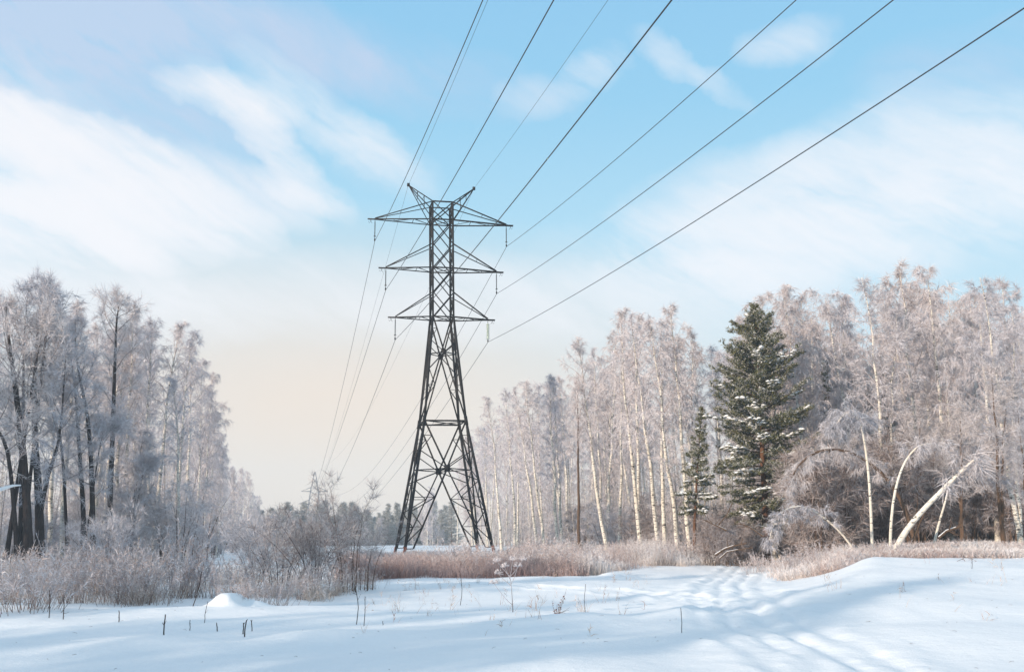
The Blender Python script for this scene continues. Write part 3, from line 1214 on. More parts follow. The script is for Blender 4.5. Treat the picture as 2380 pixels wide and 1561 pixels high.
cnt = 0
for k in range(900):
    if cnt >= 84:
        break
    y = 56 + 270 * rng.uniform(0, 1) ** 1.25
    x = edge_left(y) - rng.uniform(0, 30 if y < 120 else 22)
    px, _ = px_of(x, y, 8)
    if px < -140 or (y < 62 and px > 60 and px < 420 and rng.uniform() < .5):
        continue
    cnt += 1
    p = birch if rng.uniform() < .62 else weeping
    H = top_h(px, x, y, rng.uniform(.84, 1.0))
    H = min(H, 19)
    if H < 5:
        cnt -= 1
        continue
    if y < 110:
        lb, gr = 'one of the frosted birches crowded in the shaded wood left of the pylon', 'birches crowded in the left wood'
    else:
        lb, gr = 'one of the hazy frosted birches of the left wood tapering into the distance', 'distant birches of the left wood'
    plant(p[rng.integers(len(p))], 'birch_tree', x, y, H, lb, 'birch', gr, rng.uniform(0, 6.28), (rng.normal(0, .03), rng.normal(0, .04)), wide=rng.uniform(.6, .9) if y > 100 else rng.uniform(.8, 1.05))

# ------------------------------------------------------------------ right wood: the row of tall birches behind the pylon
ROW = [(1197, 100, 1180, 908, 'birch farthest left of the tall row beside the pylon'),
       (1166, 112, 1150, 925, 'thin birch just right of the pylon leg'),
       (1250, 96, 1205, 900, 'thin birch leaning left, second of the row from the pylon'),
       (1267, 92, 1224, 885, 'pale birch leaning clearly left beside the other leaning one'),
       (1297, 88, 1272, 872, 'birch in the close group of trunks left of the brown pine'),
       (1306, 90, 1286, 880, 'stout birch of the close group left of the brown pine'),
       (1413, 72, 1352, 782, 'thick pale birch leaning left, right of the brown pine'),
       (1491, 69, 1438, 724, 'tall birch leaning left at the middle of the row'),
       (1531, 68, 1486, 738, 'tall birch with a slightly bowed trunk, third before the bent conifer'),
       (1542, 70, 1552, 745, 'straight pale birch close behind the bowed birch'),
       (1576, 64, 1545, 742, 'slender speckled birch left of the bent snowy conifer'),
       (1604, 64, 1586, 702, 'tallest birch of the row, rising behind the bent snowy conifer')]
for i, (px, Y, tx, ty, lb) in enumerate(ROW):
    birch_at(px, Y, tx, ty, i, lb, GR, rz=[0, .5, 3.4, 2.9, .2, 5, 3.3, 3.0, 3.6, 1, 3.3, .3][i])


def edge_right(y):
    return 10.2 - .185 * (y - 70)


cnt = 0
for k in range(2000):
    if cnt >= 106:
        break
    y = 66 + 190 * rng.uniform(0, 1) ** 1.45
    x = edge_right(y) + rng.uniform(.5, 32)
    px, _ = px_of(x, y, 8)
    if px > 1800:
        continue
    H = top_h(px, x, y, rng.uniform(.82, .99))
    H = min(H, 20)
    if H < 5:
        continue
    cnt += 1
    p = birch if rng.uniform() < .75 else weeping
    if y < 110:
        lb, gr = 'one of the frosted birches standing behind the front row right of the pylon', 'birches behind the front row'
    else:
        lb, gr = 'one of the small hazy birches of the right wood fading behind the pylon', 'distant birches of the right wood'
    plant(p[rng.integers(len(p))], 'birch_tree', x, y, H, lb, 'birch', gr, rng.uniform(0, 6.28), (rng.normal(0, .03), rng.normal(-.03, .04)), wide=rng.uniform(.75, 1.0))

# right of the conifer: dense frosted birches with full crowns
cnt = 0
for k in range(1200):
    if cnt >= 52:
        break
    y = 56 + 34 * rng.uniform(0, 1)
    px = rng.uniform(1800, 2460)
    x = at(px, 1240, y)[0]
    H = top_h(px, x, y, rng.uniform(.72, 1.0))
    if H > 21:
        continue
    cnt += 1
    p = weeping if rng.uniform() < .8 else birch
    plant(p[rng.integers(len(p))], 'birch_tree', x, y, H, 'one of the weeping frosted birches massed right of the dark conifer', 'birch', 'birches massed right of the conifer',
          rng.uniform(0, 6.28), (rng.normal(0, .03), rng.normal(0, .04)), wide=rng.uniform(.85, 1.15))
for px, Y, tx, ty, lb in [(1882, 60, 1880, 680, 'pointed weeping birch just right of the dark conifer'),
                          (1800, 64, 1796, 692, 'frosted birch rising right behind the conifer tip'),
                          (2075, 52, 2062, 650, 'round headed weeping birch left of the highest crown on the right'),
                          (2150, 54, 2145, 618, 'highest weeping birch of the right side'),
                          (2210, 53, 2215, 636, 'broad weeping birch right beside the highest one'),
                          (2372, 44, 2372, 640, 'tall frosted birch cut by the right edge of the photo'),
                          (2318, 50, 2312, 690, 'frosted birch in the dip before the right edge')]:
    birch_at(px, Y, tx, ty, int(rng.integers(7)), lb, 'birches massed right of the conifer', weeping, wide=1.05)
for i, (px, Y, tx, ty, lb) in enumerate([(2235, 48, 2225, 945, 'broad low frosted tree above the big leaning trunk'),
                                        (2330, 42, 2330, 860, 'round frosted tree near the right edge with dark limbs'),
                                        (2140, 50, 2120, 960, 'grey twiggy tree behind the curved white birch'),
                                        (1960, 52, 1950, 990, 'grey twiggy tree between the conifer and the slender birch'),
                                        (2390, 40, 2390, 940, 'twiggy grey tree at the right border')]):
    x, y, z = base(px, Y)
    H = at(tx, ty, Y)[2] - z
    plant(alder[i % 3], 'frosted_tree', x, y, H, lb, 'tree', 'twiggy trees of the right thicket', rng.uniform(0, 6.28), (0, 0), wide=1.15)


# ------------------------------------------------------------------ conifers
GREEN1, GREEN2 = np.array([.028, .042, .020]), np.array([.185, .172, .07])


def conifer(seed, H, spread, z0, dense=1.0, snow=.15, frost=.3, gaps=.0, r0=.2, shape=None, bend=(0, 0), blue=0.0, tuft_r=.17, nb=5, step=.34, famt=(.25, .8), lr=(.10, .27)):
    rng = np.random.default_rng(seed)
    gt, gc, gs = Geo(), Geo(), Geo()
    P = stem(H, bend, seed, 12, .04)
    tube(gt, P, r0 * (1 - np.linspace(0, .96, 12)) ** .9, 9)
    S_, D_, L_, W_, C_ = [], [], [], [], []
    ico = [np.array(v, float) for v in ((1, 0, 0), (-1, 0, 0), (0, 1, 0), (0, -1, 0), (0, 0, 1), (0, 0, -1))]

    def lump(c, r):
        k = 8
        th = np.arange(k) / k * 6.283
        rr = r * rng.uniform(.7, 1.2, k)
        V = [c + np.array([0, 0, r * .55])]
        for zz, f in ((.35, .6), (0, 1.0), (-.22, .6)):
            V += [c + np.array([math.cos(a) * q * f, math.sin(a) * q * f, zz * r * .75]) for a, q in zip(th, rr)]
        V.append(c - np.array([0, 0, r * .25]))
        t = [[0, 1 + j, 1 + (j + 1) % k] for j in range(k)] + [[25, 17 + (j + 1) % k, 17 + j] for j in range(k)]
        q = [[1 + i * k + j, 1 + (i + 1) * k + j, 1 + (i + 1) * k + (j + 1) % k, 1 + i * k + (j + 1) % k] for i in range(2) for j in range(k)]
        gs.add(np.array(V), q, t)
    z = z0
    phi = 0
    while z < H * .985:
        k = (z - z0) / (H - z0)
        ln0 = spread * (shape(k) if shape else (1 - k) ** .8 * (.62 + .38 * min(1, k / .25)) + .03)
        for b in range(nb):
            phi += 2.4 + rng.normal(0, .3)
            if rng.uniform() < gaps:
                continue
            ln = ln0 * rng.uniform(.5, 1.22)
            zz = z + rng.uniform(-.15, .15)
            t = min(.99, zz / H)
            p, _ = interp(P, t)
            el = -.15 + .75 * k + rng.normal(0, .08)
            d = np.array([math.cos(phi) * math.cos(el), math.sin(phi) * math.cos(el), math.sin(el)])
            B = grow(p, d, ln, 5, .25 if k > .3 else -.05, .12, rng)
            tube(gc, B, np.linspace(.012 + .008 * ln, .006, 6), 4, (.06, .04, .025))
            heavy = rng.uniform() < snow * (1.25 - k)
            nsub = max(2, int(ln / .22 * dense))
            for j in range(nsub):
                u = rng.uniform(.22, 1) if ln > .8 else rng.uniform(.05, 1)
                q, bd = interp(B, u)
                sl = min(ln * .45, .85) * (1.1 - u * .75) * rng.uniform(.5, 1.1)
                sd = rng.choice([-1, 1])
                side = nrm(np.cross(bd, [0, 0, 1]))
                dd = nrm(bd * .75 + side * sd * rng.uniform(.3, 1) + np.array([0, 0, rng.normal(.1, .18)]))
                m = max(1, int(sl / .15))
                for h in range(m + 1):
                    c = q + dd * sl * (h / m if m else 0)
                    nn = int(rng.integers(9, 14))
                    D = rng.normal(0, 1, (nn, 3)) * np.array([1, 1, .8]) + dd * .8 + np.array([0, 0, .25])
                    S_.append(c + rng.normal(0, .03, (nn, 3)))
                    D_.append(D)
                    L_.append(np.full(nn, tuft_r) * rng.uniform(.7, 1.25, nn))
                    W_.append(np.full(nn, .036))
                    g_ = rng.uniform(0, 1, nn)[:, None]
                    col = GREEN1 * (1 - g_) + GREEN2 * g_
                    fr = (rng.uniform(0, 1, nn) < frost * (.6 + .8 * (nrm(D)[:, 2] > .3)))[:, None] * rng.uniform(*famt, (nn, 1))
                    C_.append(col * (1 - fr) + FROST * fr)
                    if heavy and rng.uniform() < .8 and u > .3:
                        lump(c + np.array([0, 0, .05]), rng.uniform(*lr))
        z += step * (1 - .35 * k)
    if len(S_):
        S, D, Ln, Wd, C = map(np.concatenate, (S_, D_, L_, W_, C_))
        twigs(gc, S, D, Ln, Wd, .1, C, None, rng)
    return gt, gc, gs


def conifer_at(px, Y, tpy, seed, spread, z0f, label, group=None, name='conifer_tree', bark=M_PINE, **kw):
    x, y, z = base(px, Y)
    H = at(px, tpy, Y)[2] - z
    gt, gc, gs = conifer(seed, H, spread, H * z0f, **kw)
    o = empty(name, (x, y, z - .05))
    tag(o, label, 'conifer', group)
    gt.build('trunk', bark, o, True)
    gc.build('crown', M_NEEDLE, o)
    if gs.n:
        s = gs.build('snow_load', M_SNOW, o, True)
        s['kind'] = 'stuff'
    return o


conifer_at(1780, 56, 702, 601, 2.5, .16, 'large dark green conifer with snow on its boughs right of the birch row', snow=.22, lr=(.06, .19), frost=.36, famt=(.15, .65), gaps=.12, r0=.21, nb=7, step=.30,
           shape=lambda k: float(np.interp(k, [0, .06, .14, .26, .42, .57, .79, .93, 1], [.62, .95, .98, 1.08, 1.12, 1.0, .66, .27, .06])) * (1 + .16 * math.sin(31 * k)), dense=1.35)
conifer_at(1614, 57, 940, 602, .95, .33, 'slim snow-bent conifer with a drooping loaded top beside the large one', snow=.5, lr=(.05, .15), frost=.36, famt=(.15, .65), gaps=.22, r0=.11, nb=7, dense=1.7,
           shape=lambda k: .55 + .45 * math.sin(3 * k + 1.2), bend=(.8, .1), step=.36)
# brown pine trunk in the row
pine = Proto.__new__(Proto)
pine.H, pine.cn, pine.tn = 17, 'crown', 'trunk'
pine.t = birch[3].t.copy()
pine.t.materials.clear()
pine.t.materials.append(M_BROWN)
pine.c = birch[3].c
x, y, z = base(1344, 72)
plant(pine, 'pine_tree', x, y, at(1342, 885, 72)[2] - z, 'straight brown trunk among the white birches right of the pylon', 'tree', None, .4, (0, .01))
for i, (px, Y, ty, sp, lb) in enumerate([(1952, 66, 800, 1.5, 'dark spruce half hidden in the frosted birches nearest the conifer'),
                                         (1995, 68, 790, 1.2, 'narrow dark spruce showing between pale birches'),
                                         (2085, 64, 820, 1.4, 'dark spruce deep under the highest crowns'),
                                         (2225, 66, 740, 1.6, 'dark spruce behind the crowns near the right'),
                                         (2040, 70, 880, 1.3, 'low dark spruce in the shade of the thicket')]):
    conifer_at(px, Y, ty, 610 + i, sp, .05, lb, 'dark spruces inside the right wood', 'spruce_tree', M_BROWN, snow=.1, frost=.15, nb=4, step=.5, dense=.8)
conifer_at(500, 96, 1172, 620, 1.0, .05, 'small dark spruce in the blue haze of the left wood edge', None, 'spruce_tree', M_BROWN, snow=.05, frost=.2, step=.45)

# far wood closing the clearing
cp = []
for i in range(3):
    gt, gc, gs = conifer(640 + i, 14, 2.2, .8, .7, 0, 1.0, .15, .16, None, (0, 0), 0, .5, 6, .5, (.3, .85))  # extra frost colour pales these far trees in place of thicker haze
    cp.append(Proto('far_spruce', 14, gt, gc, M_BROWN, M_NEEDLE))
for k in range(62):
    px = 560 + 490 * (k + rng.uniform(0, 1)) / 62
    y = rng.uniform(262, 318)
    x = at(px, 1243, y)[0]
    ty = rng.uniform(1162, 1205)
    H = at(px, ty, y)[2] - gz(x, y)
    plant(cp[k % 3], 'spruce_tree', x, y, H, 'one of the hazy blue spruces in the far wood across the clearing', 'spruce', 'far spruces across the clearing', rng.uniform(0, 6), (0, 0), wide=rng.uniform(1.2, 1.9))
for k in range(24):
    px = (560 + 220 * rng.uniform(0, 1)) if k < 15 else rng.uniform(780, 1050)
    y = rng.uniform(240, 262)
    x = at(px, 1243, y)[0]
    H = at(px, rng.uniform(1176, 1208) if px < 780 else rng.uniform(1195, 1222), y)[2] - gz(x, y)
    plant(weeping[k % 7], 'birch_tree', x, y, H, 'one of the hazy birches in front of the far spruces across the clearing', 'birch', 'far birches across the clearing', rng.uniform(0, 6), (0, 0), wide=1.2)


# ------------------------------------------------------------------ bent and leaning birches of the right thicket
def bent_tree(name, pts, Y, r, label, seed, dys=0.0, bark=M_PALEBIRCH, r_end=.3, n=16, **kw):
    px, py = pts[0]
    x, y, z = base(px, Y)
    Q = path3(pts, Y, x, z, dys, n=n)
    if kw.get('lift_foot') is not None:
        kw.pop('lift_foot')
    else:
        Q[0, 2] = min(Q[0, 2], -.1)
    o = empty(name, (x, y, z))
    tag(o, label, 'birch', 'bent and leaning birches of the thicket')
    gt, gc = Geo(), Geo()
    tube(gt, Q, r * np.linspace(1, r_end, n), 10, cap=True)
    gt.build('trunk', bark, o, True)
    if kw:
        _, gc = woody(seed, [(Q, r)], **kw)
        gc.build('crown', M_TWIG, o)
    return o


droop = dict(cb=.55, n_prim=26, plen=1.5, ang=(65, 35), lift=-.7, sec=8, sec_frac=.6, sec_lift=-.7, tw=16, tlen=(.12, .45), weep=.7, tw_w=.011, frost=(.25, 1.0), pr=.014, wob=.5,
             shape=lambda k: .8, limb_frost=.6)
bent_tree('leaning_birch', [(2074, 1275), (2100, 1232), (2140, 1180), (2185, 1130), (2222, 1090), (2238, 1073)], 40, .125,
          'thick pale birch trunk leaning steeply to the right', 700, -1.0, r_end=.4, cb=.55, n_prim=14, plen=1.0, ang=(55, 20), tw=10, sec=6, weep=.35, frost=(.3, .9), tip_tuft=8, pr=.012)
bent_tree('bent_birch', [(2068, 1272), (2069, 1200), (2078, 1130), (2093, 1080), (2115, 1045), (2140, 1030), (2165, 1032), (2185, 1050)], 41, .062,
          'slender birch curving over to the right with a frosted tip', 701, -.5, **{**droop, 'cb': .45, 'n_prim': 20, 'plen': .95})
bent_tree('bent_birch', [(2027, 1272), (2024, 1200), (2019, 1110), (2009, 1040), (2000, 990), (1985, 960), (1962, 955), (1940, 985)], 43, .066,
          'slender upright birch with a drooping frosted head', 702, -.3, **{**droop, 'cb': .5, 'n_prim': 30, 'plen': 1.25})
bent_tree('bent_birch', [(2128, 1262), (2108, 1190), (2075, 1130), (2030, 1082), (1980, 1052), (1930, 1042), (1880, 1050), (1838, 1085), (1822, 1130)], 45, .10,
          'long dark arched stem sweeping left behind the slender upright birch', 703, -.8, M_BROWN, **{**droop, 'cb': .30, 'n_prim': 34, 'plen': 1.1})
bent_tree('bent_birch', [(1992, 1275), (1960, 1240), (1915, 1202), (1880, 1180), (1845, 1173), (1812, 1185), (1790, 1225), (1784, 1255)], 41, .045,
          'thin birch bowed into a low arch above the grass', 704, -.3, **{**droop, 'cb': .22, 'n_prim': 30, 'plen': .75, 'tlen': (.10, .35)})
bent_tree('leaning_birch', [(2168, 1266), (2185, 1220), (2205, 1165), (2217, 1130)], 41, .055, 'thin pale stick of a birch leaning right behind the thick trunk', 705, .5, r_end=.5)
bent_tree('leaning_birch', [(2115, 1266), (2150, 1200), (2190, 1150), (2230, 1110)], 42, .05, 'thin dark stem leaning close along the thick trunk', 706, 1.0, M_BROWN, r_end=.5)


def dead_wood(pts, Y, r, label, mat=M_BROWN, name='fallen_branch', snow=True):
    P = np.array([at(a, b, Y) for a, b in pts])
    c = P[0].copy()
    c[2] = gz(c[0], c[1])
    o = empty(name, c)
    tag(o, label, 'branch', 'dead branches in front of the right wood')
    g = Geo()
    Q = P - c
    tube(g, Q, r * np.linspace(1, .55, len(Q)), 7, cap=True)
    rng_ = np.random.default_rng(int(pts[0][0]))
    for _ in range(4):
        p, d = interp(Q, rng_.uniform(.2, .95))
        tube(g, grow(p, nrm(d + rng_.normal(0, .8, 3)), rng_.uniform(.3, .8), 4, .2, .3, rng_), np.linspace(r * .4, r * .1, 5), 4)
    g.build('wood', mat, o, True)
    if snow:
        g = Geo()
        tube(g, Q[:-1] + np.array([0, 0, r * .62]), r * .62 * np.linspace(1, .4, len(Q) - 1), 7, cap=True)
        g.build('snow_cap', M_SNOW, o, True)
    return o


dead_wood([(2182, 1250), (2200, 1234), (2222, 1226), (2236, 1222)], 39, .06, 'snowy broken branch right of the leaning trunk')
dead_wood([(1688, 1232), (1668, 1222), (1652, 1215), (1641, 1209)], 50, .045, 'pale snapped branch pointing left below the conifer')
dead_wood([(1668, 1222), (1690, 1195), (1702, 1168)], 50.2, .03, 'thin upright snag beside the snapped branch', snow=False)
dead_wood([(1662, 1290), (1685, 1275), (1705, 1268), (1735, 1262)], 48, .06, 'fallen limb with snow on it at the end of the trail')
dead_wood([(1672, 1298), (1690, 1282), (1715, 1277), (1750, 1272)], 47, .04, 'second fallen limb lying lower at the end of the trail')
dead_wood([(1775, 1246), (1745, 1226), (1720, 1216)], 49, .04, 'forked dead branch among the dry stems under the conifer')

# thicket bushes below the right wood
cnt = 0
for k in range(1000):
    if cnt >= 84:
        break
    px = rng.uniform(1640, 2440)
    y = rng.uniform(47 if px > 1850 else 51, 62)
    x = at(px, 1240, y)[0]
    H = rng.uniform(2.2, 5.0) * (1.1 if px > 1850 else .7)
    cnt += 1
    if px < 1850:
        lb, gr = 'one of the brown twiggy bushes under the dark conifer', 'brown bushes under the conifer'
    else:
        lb, gr = 'one of the brown frost-tipped bushes of the thicket right of the conifer', 'bushes of the right thicket'
    plant(thicket[k % 5], 'bare_bush', x, y, H, lb, 'bush', gr, rng.uniform(0, 6.28), (0, 0), wide=rng.uniform(.9, 1.3))
for k in range(64):
    y = 68 + 70 * rng.uniform(0, 1) ** 1.3
    x = edge_right(y) + rng.uniform(.5, 14)
    px, _ = px_of(x, y, 2)
    if px > 1680:
        continue
    plant((rime[k % 3] if k % 3 else thicket[k % 5]), 'bare_bush', x, y, rng.uniform(1.8, 4.5), 'one of the grey bushes between the birch trunks right of the pylon', 'bush', 'bushes between the birch trunks', rng.uniform(0, 6.28), wide=1.1)
for k in range(46):
    y = 54 + 70 * rng.uniform(0, 1) ** 1.3
    x = edge_left(y) - rng.uniform(0, 14)
    plant(rime[k % 3], 'bare_bush', x, y, rng.uniform(2.2, 5), 'one of the shaded frosted bushes between the trunks of the left wood', 'bush', 'bushes in the left wood', rng.uniform(0, 6.28), wide=1.1)

# young slender saplings deep in both woods: nobody could count them
g = Geo()
n = 0
for k in range(2600):
    y = 62 + 110 * rng.uniform(0, 1) ** 1.4
    if rng.uniform() < .62:
        x = edge_right(y) + rng.uniform(1, 34)
    else:
        x = edge_left(y) - rng.uniform(1, 30)
    px, _ = px_of(x, y, 3)
    if px < -60 or px > 2440:
        continue
    h = rng.uniform(3, 9)
    z = gz(x, y)
    P = np.array([x, y, z]) + np.stack([np.linspace(0, rng.normal(0, .5), 5), np.linspace(0, rng.normal(0, .5), 5), np.linspace(0, h, 5)], 1)
    lc = BROWN * .75 + FROST * .25 if rng.uniform() < .75 else np.array([.55, .5, .42])
    tube(g, P, np.linspace(.012 + .004 * h, .006, 5), 3, lc)
    m = int(34 + h * 9)
    u = rng.uniform(.15, 1, m)
    S = P[0] + (P[-1] - P[0]) * u[:, None]
    a = rng.uniform(0, 6.28, m)
    D = np.stack([np.cos(a), np.sin(a), rng.uniform(.1, 1.2, m)], 1)
    twigs(g, S, D, rng.uniform(.35, 1.3, m) * (1.2 - .7 * u), .022, rng.uniform(0, .9, m), frost_mix(m, .30, .85, rng), None, rng)
o = g.build('undergrowth', M_TWIG)
tag(o, 'thin frosted saplings and brushwood filling the woods between the trunks', 'undergrowth', None, 'stuff')


# ------------------------------------------------------------------ dry frosted grass and weeds
RED1, RED2, STRAW = np.array([.23, .085, .05]), np.array([.15, .075, .055]), np.array([.36, .25, .15])


def grass_mesh(spots, rng, n_bl=(16, 30), h=(.7, 1.35), lean=.22, frost=(.62, 1.1), w=.012, spread=.22, head=.35, base_c=(RED1, STRAW)):
    """SPOTS: x, y, height factor, redness"""
    g = Geo()
    S_, D_, L_, C0, C1, HS, HD, HC = [], [], [], [], [], [], [], []
    for x, y, hf, red in spots:
        n = int(rng.integers(*n_bl))
        p = np.stack([x + rng.normal(0, spread, n), y + rng.normal(0, spread, n), np.zeros(n)], 1)
        p[:, 2] = gz(x, y) - .03
        d = np.stack([rng.normal(0, lean, n), rng.normal(0, lean, n), np.ones(n)], 1)
        l = rng.uniform(*h, n) * hf
        t = np.clip(red + rng.normal(0, .25, n), 0, 1)[:, None]
        c = base_c[1] * (1 - t) + base_c[0] * t
        f = np.clip(rng.uniform(*frost, n) * (1.15 - .7 * t[:, 0]), 0, 1)[:, None]
        S_.append(p)
        D_.append(d)
        L_.append(l)
        C0.append(c * (1 - f * .35) + FROST * f * .35)
        C1.append(c * (1 - f) + FROST * f)
        k = rng.uniform(0, 1, n) < head
        e = p + nrm(d) * l[:, None]
        m = k.sum()
        if m:
            HS.append(np.repeat(e[k], 7, 0) - np.array([0, 0, 1]) * rng.uniform(0, .3, (m * 7, 1)))
            HD.append(rng.normal(0, .6, (m * 7, 3)) + np.array([0, 0, .5]))
            HC.append(np.repeat((c * (1 - f * .9) + FROST * f * .9)[k], 7, 0))
    S, D, Ln, c0, c1 = map(np.concatenate, (S_, D_, L_, C0, C1))
    twigs(g, S, D, Ln, w, rng.uniform(-.1, .5, len(S)), c0, c1, rng)
    if HS:
        hs, hd, hc = map(np.concatenate, (HS, HD, HC))
        twigs(g, hs, hd, rng.uniform(.06, .18, len(hs)), .011, .3, hc, None, rng)
    return g


def grass_front(px):
    return np.interp(px, [840, 870, 1000, 1300, 1400, 1420, 1620, 1690, 1700], [36, 38, 40, 39.5, 41, 47, 51, 55, 70])


spots = []
tries = 0
while len(spots) < 3400 and tries < 40000:
    tries += 1
    y = 38 + 45 * rng.uniform(0, 1) ** 1.5
    px = rng.uniform(800, 1720)
    if y < grass_front(px) + rng.uniform(0, 1.2) + 2.6 * max(0, vnoise(np.array([px / 55.0]), np.array([2.5]))[0] + .25):
        continue
    x = at(px, 1243, y)[0]
    if path_dist(np.array([x]), np.array([y]), TRAIL)[0][0] < 1.6:
        continue
    if vnoise(np.array([x / 2.2]), np.array([y / 3.0]))[0] < -.42:
        continue
    red = .5 + .8 * vnoise(np.array([x / 1.8 + 9]), np.array([y / 3.0]))[0] + .55 * sstep(46, 39, y) + .2 * sstep(1160, 1060, px) - .2 * sstep(1150, 1500, px)
    hf = (.60 + .42 * vnoise(np.array([x / 1.5]), np.array([y / 2 + 4]))[0]) * (1 + .25 * sstep(45, 62, y))
    hf *= 1 - .5 * sstep(1230, 1150, px) * sstep(46, 54, y)
    spots.append((x, y, hf, red))
o = grass_mesh(spots, rng).build('tall_grass', M_GRASS)
tag(o, 'belt of tall reddish dry grass tipped with frost in front of the pylon', 'grass', None, 'stuff')

spots = []
while len(spots) < 1150:
    px = rng.uniform(1715, 2420)
    lo = np.interp(px, [1715, 1760, 1850, 1950, 1985, 2420], [47, 40, 34, 31.5, 36, 36])
    y = lo + rng.uniform(0, 1) ** 1.6 * (13 if px < 1980 else 8)
    x = at(px, 1243, y)[0]
    if path_dist(np.array([x]), np.array([y]), TRAIL)[0][0] < 1.5:
        continue
    red = .35 + .5 * vnoise(np.array([x / 1.5 + 9]), np.array([y / 2.0]))[0]
    spots.append((x, y, (.44 if px < 1975 else .24) * (1 + .3 * vnoise(np.array([x / 1.1]), np.array([y]))[0]), red))
o = grass_mesh(spots, rng, lean=.3, h=(.5, 1.3)).build('tall_grass', M_GRASS)
tag(o, 'frosted dry grass and weeds along the bank and thicket on the right', 'grass', None, 'stuff')

# sparse short stalks poking out of the snow
spots = []
for k in range(260):
    px, py = rng.uniform(850, 2350), rng.uniform(1330, 1470)
    if py > 1420 and rng.uniform() < .8:
        continue
    y = 1.6 * F2 / (py - 1243)
    x = at(px, 1243, y)[0]
    if path_dist(np.array([x]), np.array([y]), TRAIL)[0][0] < 1.8 or (px > 1500 and rng.uniform() < .6):
        continue
    spots.append((x, y, rng.uniform(.25, .7), .3))
for px, py in [(1025, 1357), (1055, 1358), (1082, 1357), (968, 1358), (945, 1360), (1110, 1352), (1160, 1350), (900, 1352), (1258, 1384), (1440, 1416), (1346, 1408), (1240, 1405)]:
    y = 1.6 * F2 / (py - 1243)
    for _ in range(3):
        spots.append((at(px, 1243, y)[0], y, .5, .2))
o = grass_mesh(spots, rng, (1, 6), (.4, .9), .35, (.1, .6), .006, .05, .2).build('grass', M_GRASS)
tag(o, 'thin single grass stalks poking through the snow', 'grass', None, 'stuff')


# ------------------------------------------------------------------ left foreground: frosted weeds, willow, stalks
def weed_proto(seed, n=34, h=(.8, 1.5), spread=.32, tw=46):
    rng = np.random.default_rng(seed)
    gt, g = Geo(), Geo()
    for i in range(n):
        a = rng.uniform(0, 6.28)
        r = abs(rng.normal(0, spread))
        p = np.array([math.cos(a) * r, math.sin(a) * r, -.05])
        d = np.array([math.cos(a) * .28, math.sin(a) * .28, 1]) + rng.normal(0, .16, 3)
        l = rng.uniform(*h)
        P = grow(p, nrm(d), l, 6, -.25, .15, rng)
        cb = np.array([.14, .085, .06]) * rng.uniform(.7, 1.5)
        f = np.linspace(.05, .75, 7)[:, None]
        tube(gt, P, np.linspace(.0065, .003, 7), 3, cb * (1 - f) + FROST * f)
        m = int(tw * rng.uniform(.6, 1.4))
        u = rng.uniform(.35, 1, m) ** .8
        f_ = u * 6
        ii = np.minimum(f_.astype(int), 5)
        S = P[ii] + (P[ii + 1] - P[ii]) * (f_ - ii)[:, None]
        D = rng.normal(0, .7, (m, 3)) + nrm(P[-1] - P[0]) * .9
        twigs(g, S, D, rng.uniform(.05, .26, m) * (1.35 - .7 * u), rng.uniform(.006, .014, m), .4, frost_mix(m, .15, 1.0, rng, np.array([.30, .17, .11])), None, rng)
    return Proto('frosted_weed', 1.4, gt, g, M_TWIG, M_TWIG, 'sprays', 'stems')


weeds = [weed_proto(800 + i, 27 + 3 * i, (.75, 1.5), .32 + .03 * i, 34) for i in range(5)]
tallweeds = [weed_proto(820 + i, 20, (1.2, 2.3), .48, 46) for i in range(3)]
for t_ in tallweeds:
    t_.H = 2.2

WL = [(512, 1400, 1352, 'small frosted weed clump leaning against the left of the snow mound'), (572, 1398, 1348, 'small frosted weed clump against the right of the snow mound'),
      (22, 1400, 1280, 'clump of frosted weeds at the left edge, nearest of all'), (66, 1412, 1268, 'dense brown-stemmed frosted weed clump near the left corner'),
      (104, 1408, 1290, 'frosted weed clump with bare dark stems beside the left corner one'), (160, 1392, 1270, 'frosted weed clump behind a dark upright stalk'),
      (205, 1388, 1282, 'spreading pinkish weed clump left of the tan grass'), (250, 1378, 1262, 'pinkish frosted weed clump right of the spreading one'),
      (300, 1380, 1275, 'low frosted weed clump before the tan grass'), (345, 1384, 1266, 'frosted weed clump over the tan grass tuft'),
      (395, 1368, 1270, 'frosted weed clump next to the tan grass tuft'), (440, 1366, 1280, 'feathery frosted weed clump left of the snow mound'),
      (488, 1372, 1290, 'leaning frosted weed clump touching the snow mound'), (600, 1385, 1310, 'loose frosted weed clump right of the snow mound'),
      (650, 1388, 1320, 'loose frosted weed clump before the willow stems'), (700, 1375, 1300, 'tangled frosted weed clump at the willow foot'),
      (760, 1368, 1295, 'frosted weed clump right of the willow foot'), (815, 1362, 1300, 'thin frosted weed clump at the right end of the bushes'),
      (860, 1356, 1315, 'last small frosted weed clump before the open snow')]
for i, (px, py, ty, lb) in enumerate(WL):
    y = 1.6 * F2 / (py - 1243)
    x = at(px, 1243, y)[0]
    y2 = y
    H = at(px, ty, y2)[2] - gz(x, y2)
    plant(weeds[i % 5], 'frosted_weed', x, y2, H * 1.05, lb, 'bush', 'frosted weeds of the left foreground', rng.uniform(0, 6.28), wide=rng.uniform(.95, 1.25))
for k in range(25):
    px = rng.uniform(-60, 600)
    y = rng.uniform(25, 41)
    x = at(px, 1243, y)[0]
    ty = np.interp(px, [-60, 60, 180, 300, 420, 560, 640], [1245, 1240, 1235, 1215, 1200, 1240, 1270]) + rng.uniform(-25, 60)
    H = max(.9, at(px, ty, y)[2] - gz(x, y))
    plant(tallweeds[k % 3] if k % 2 else weeds[k % 5], 'frosted_weed', x, y, H, 'one of the frosted weed clumps in the thick belt behind the nearest ones', 'bush', 'frosted weeds behind the nearest ones', rng.uniform(0, 6.28), wide=rng.uniform(.9, 1.2))


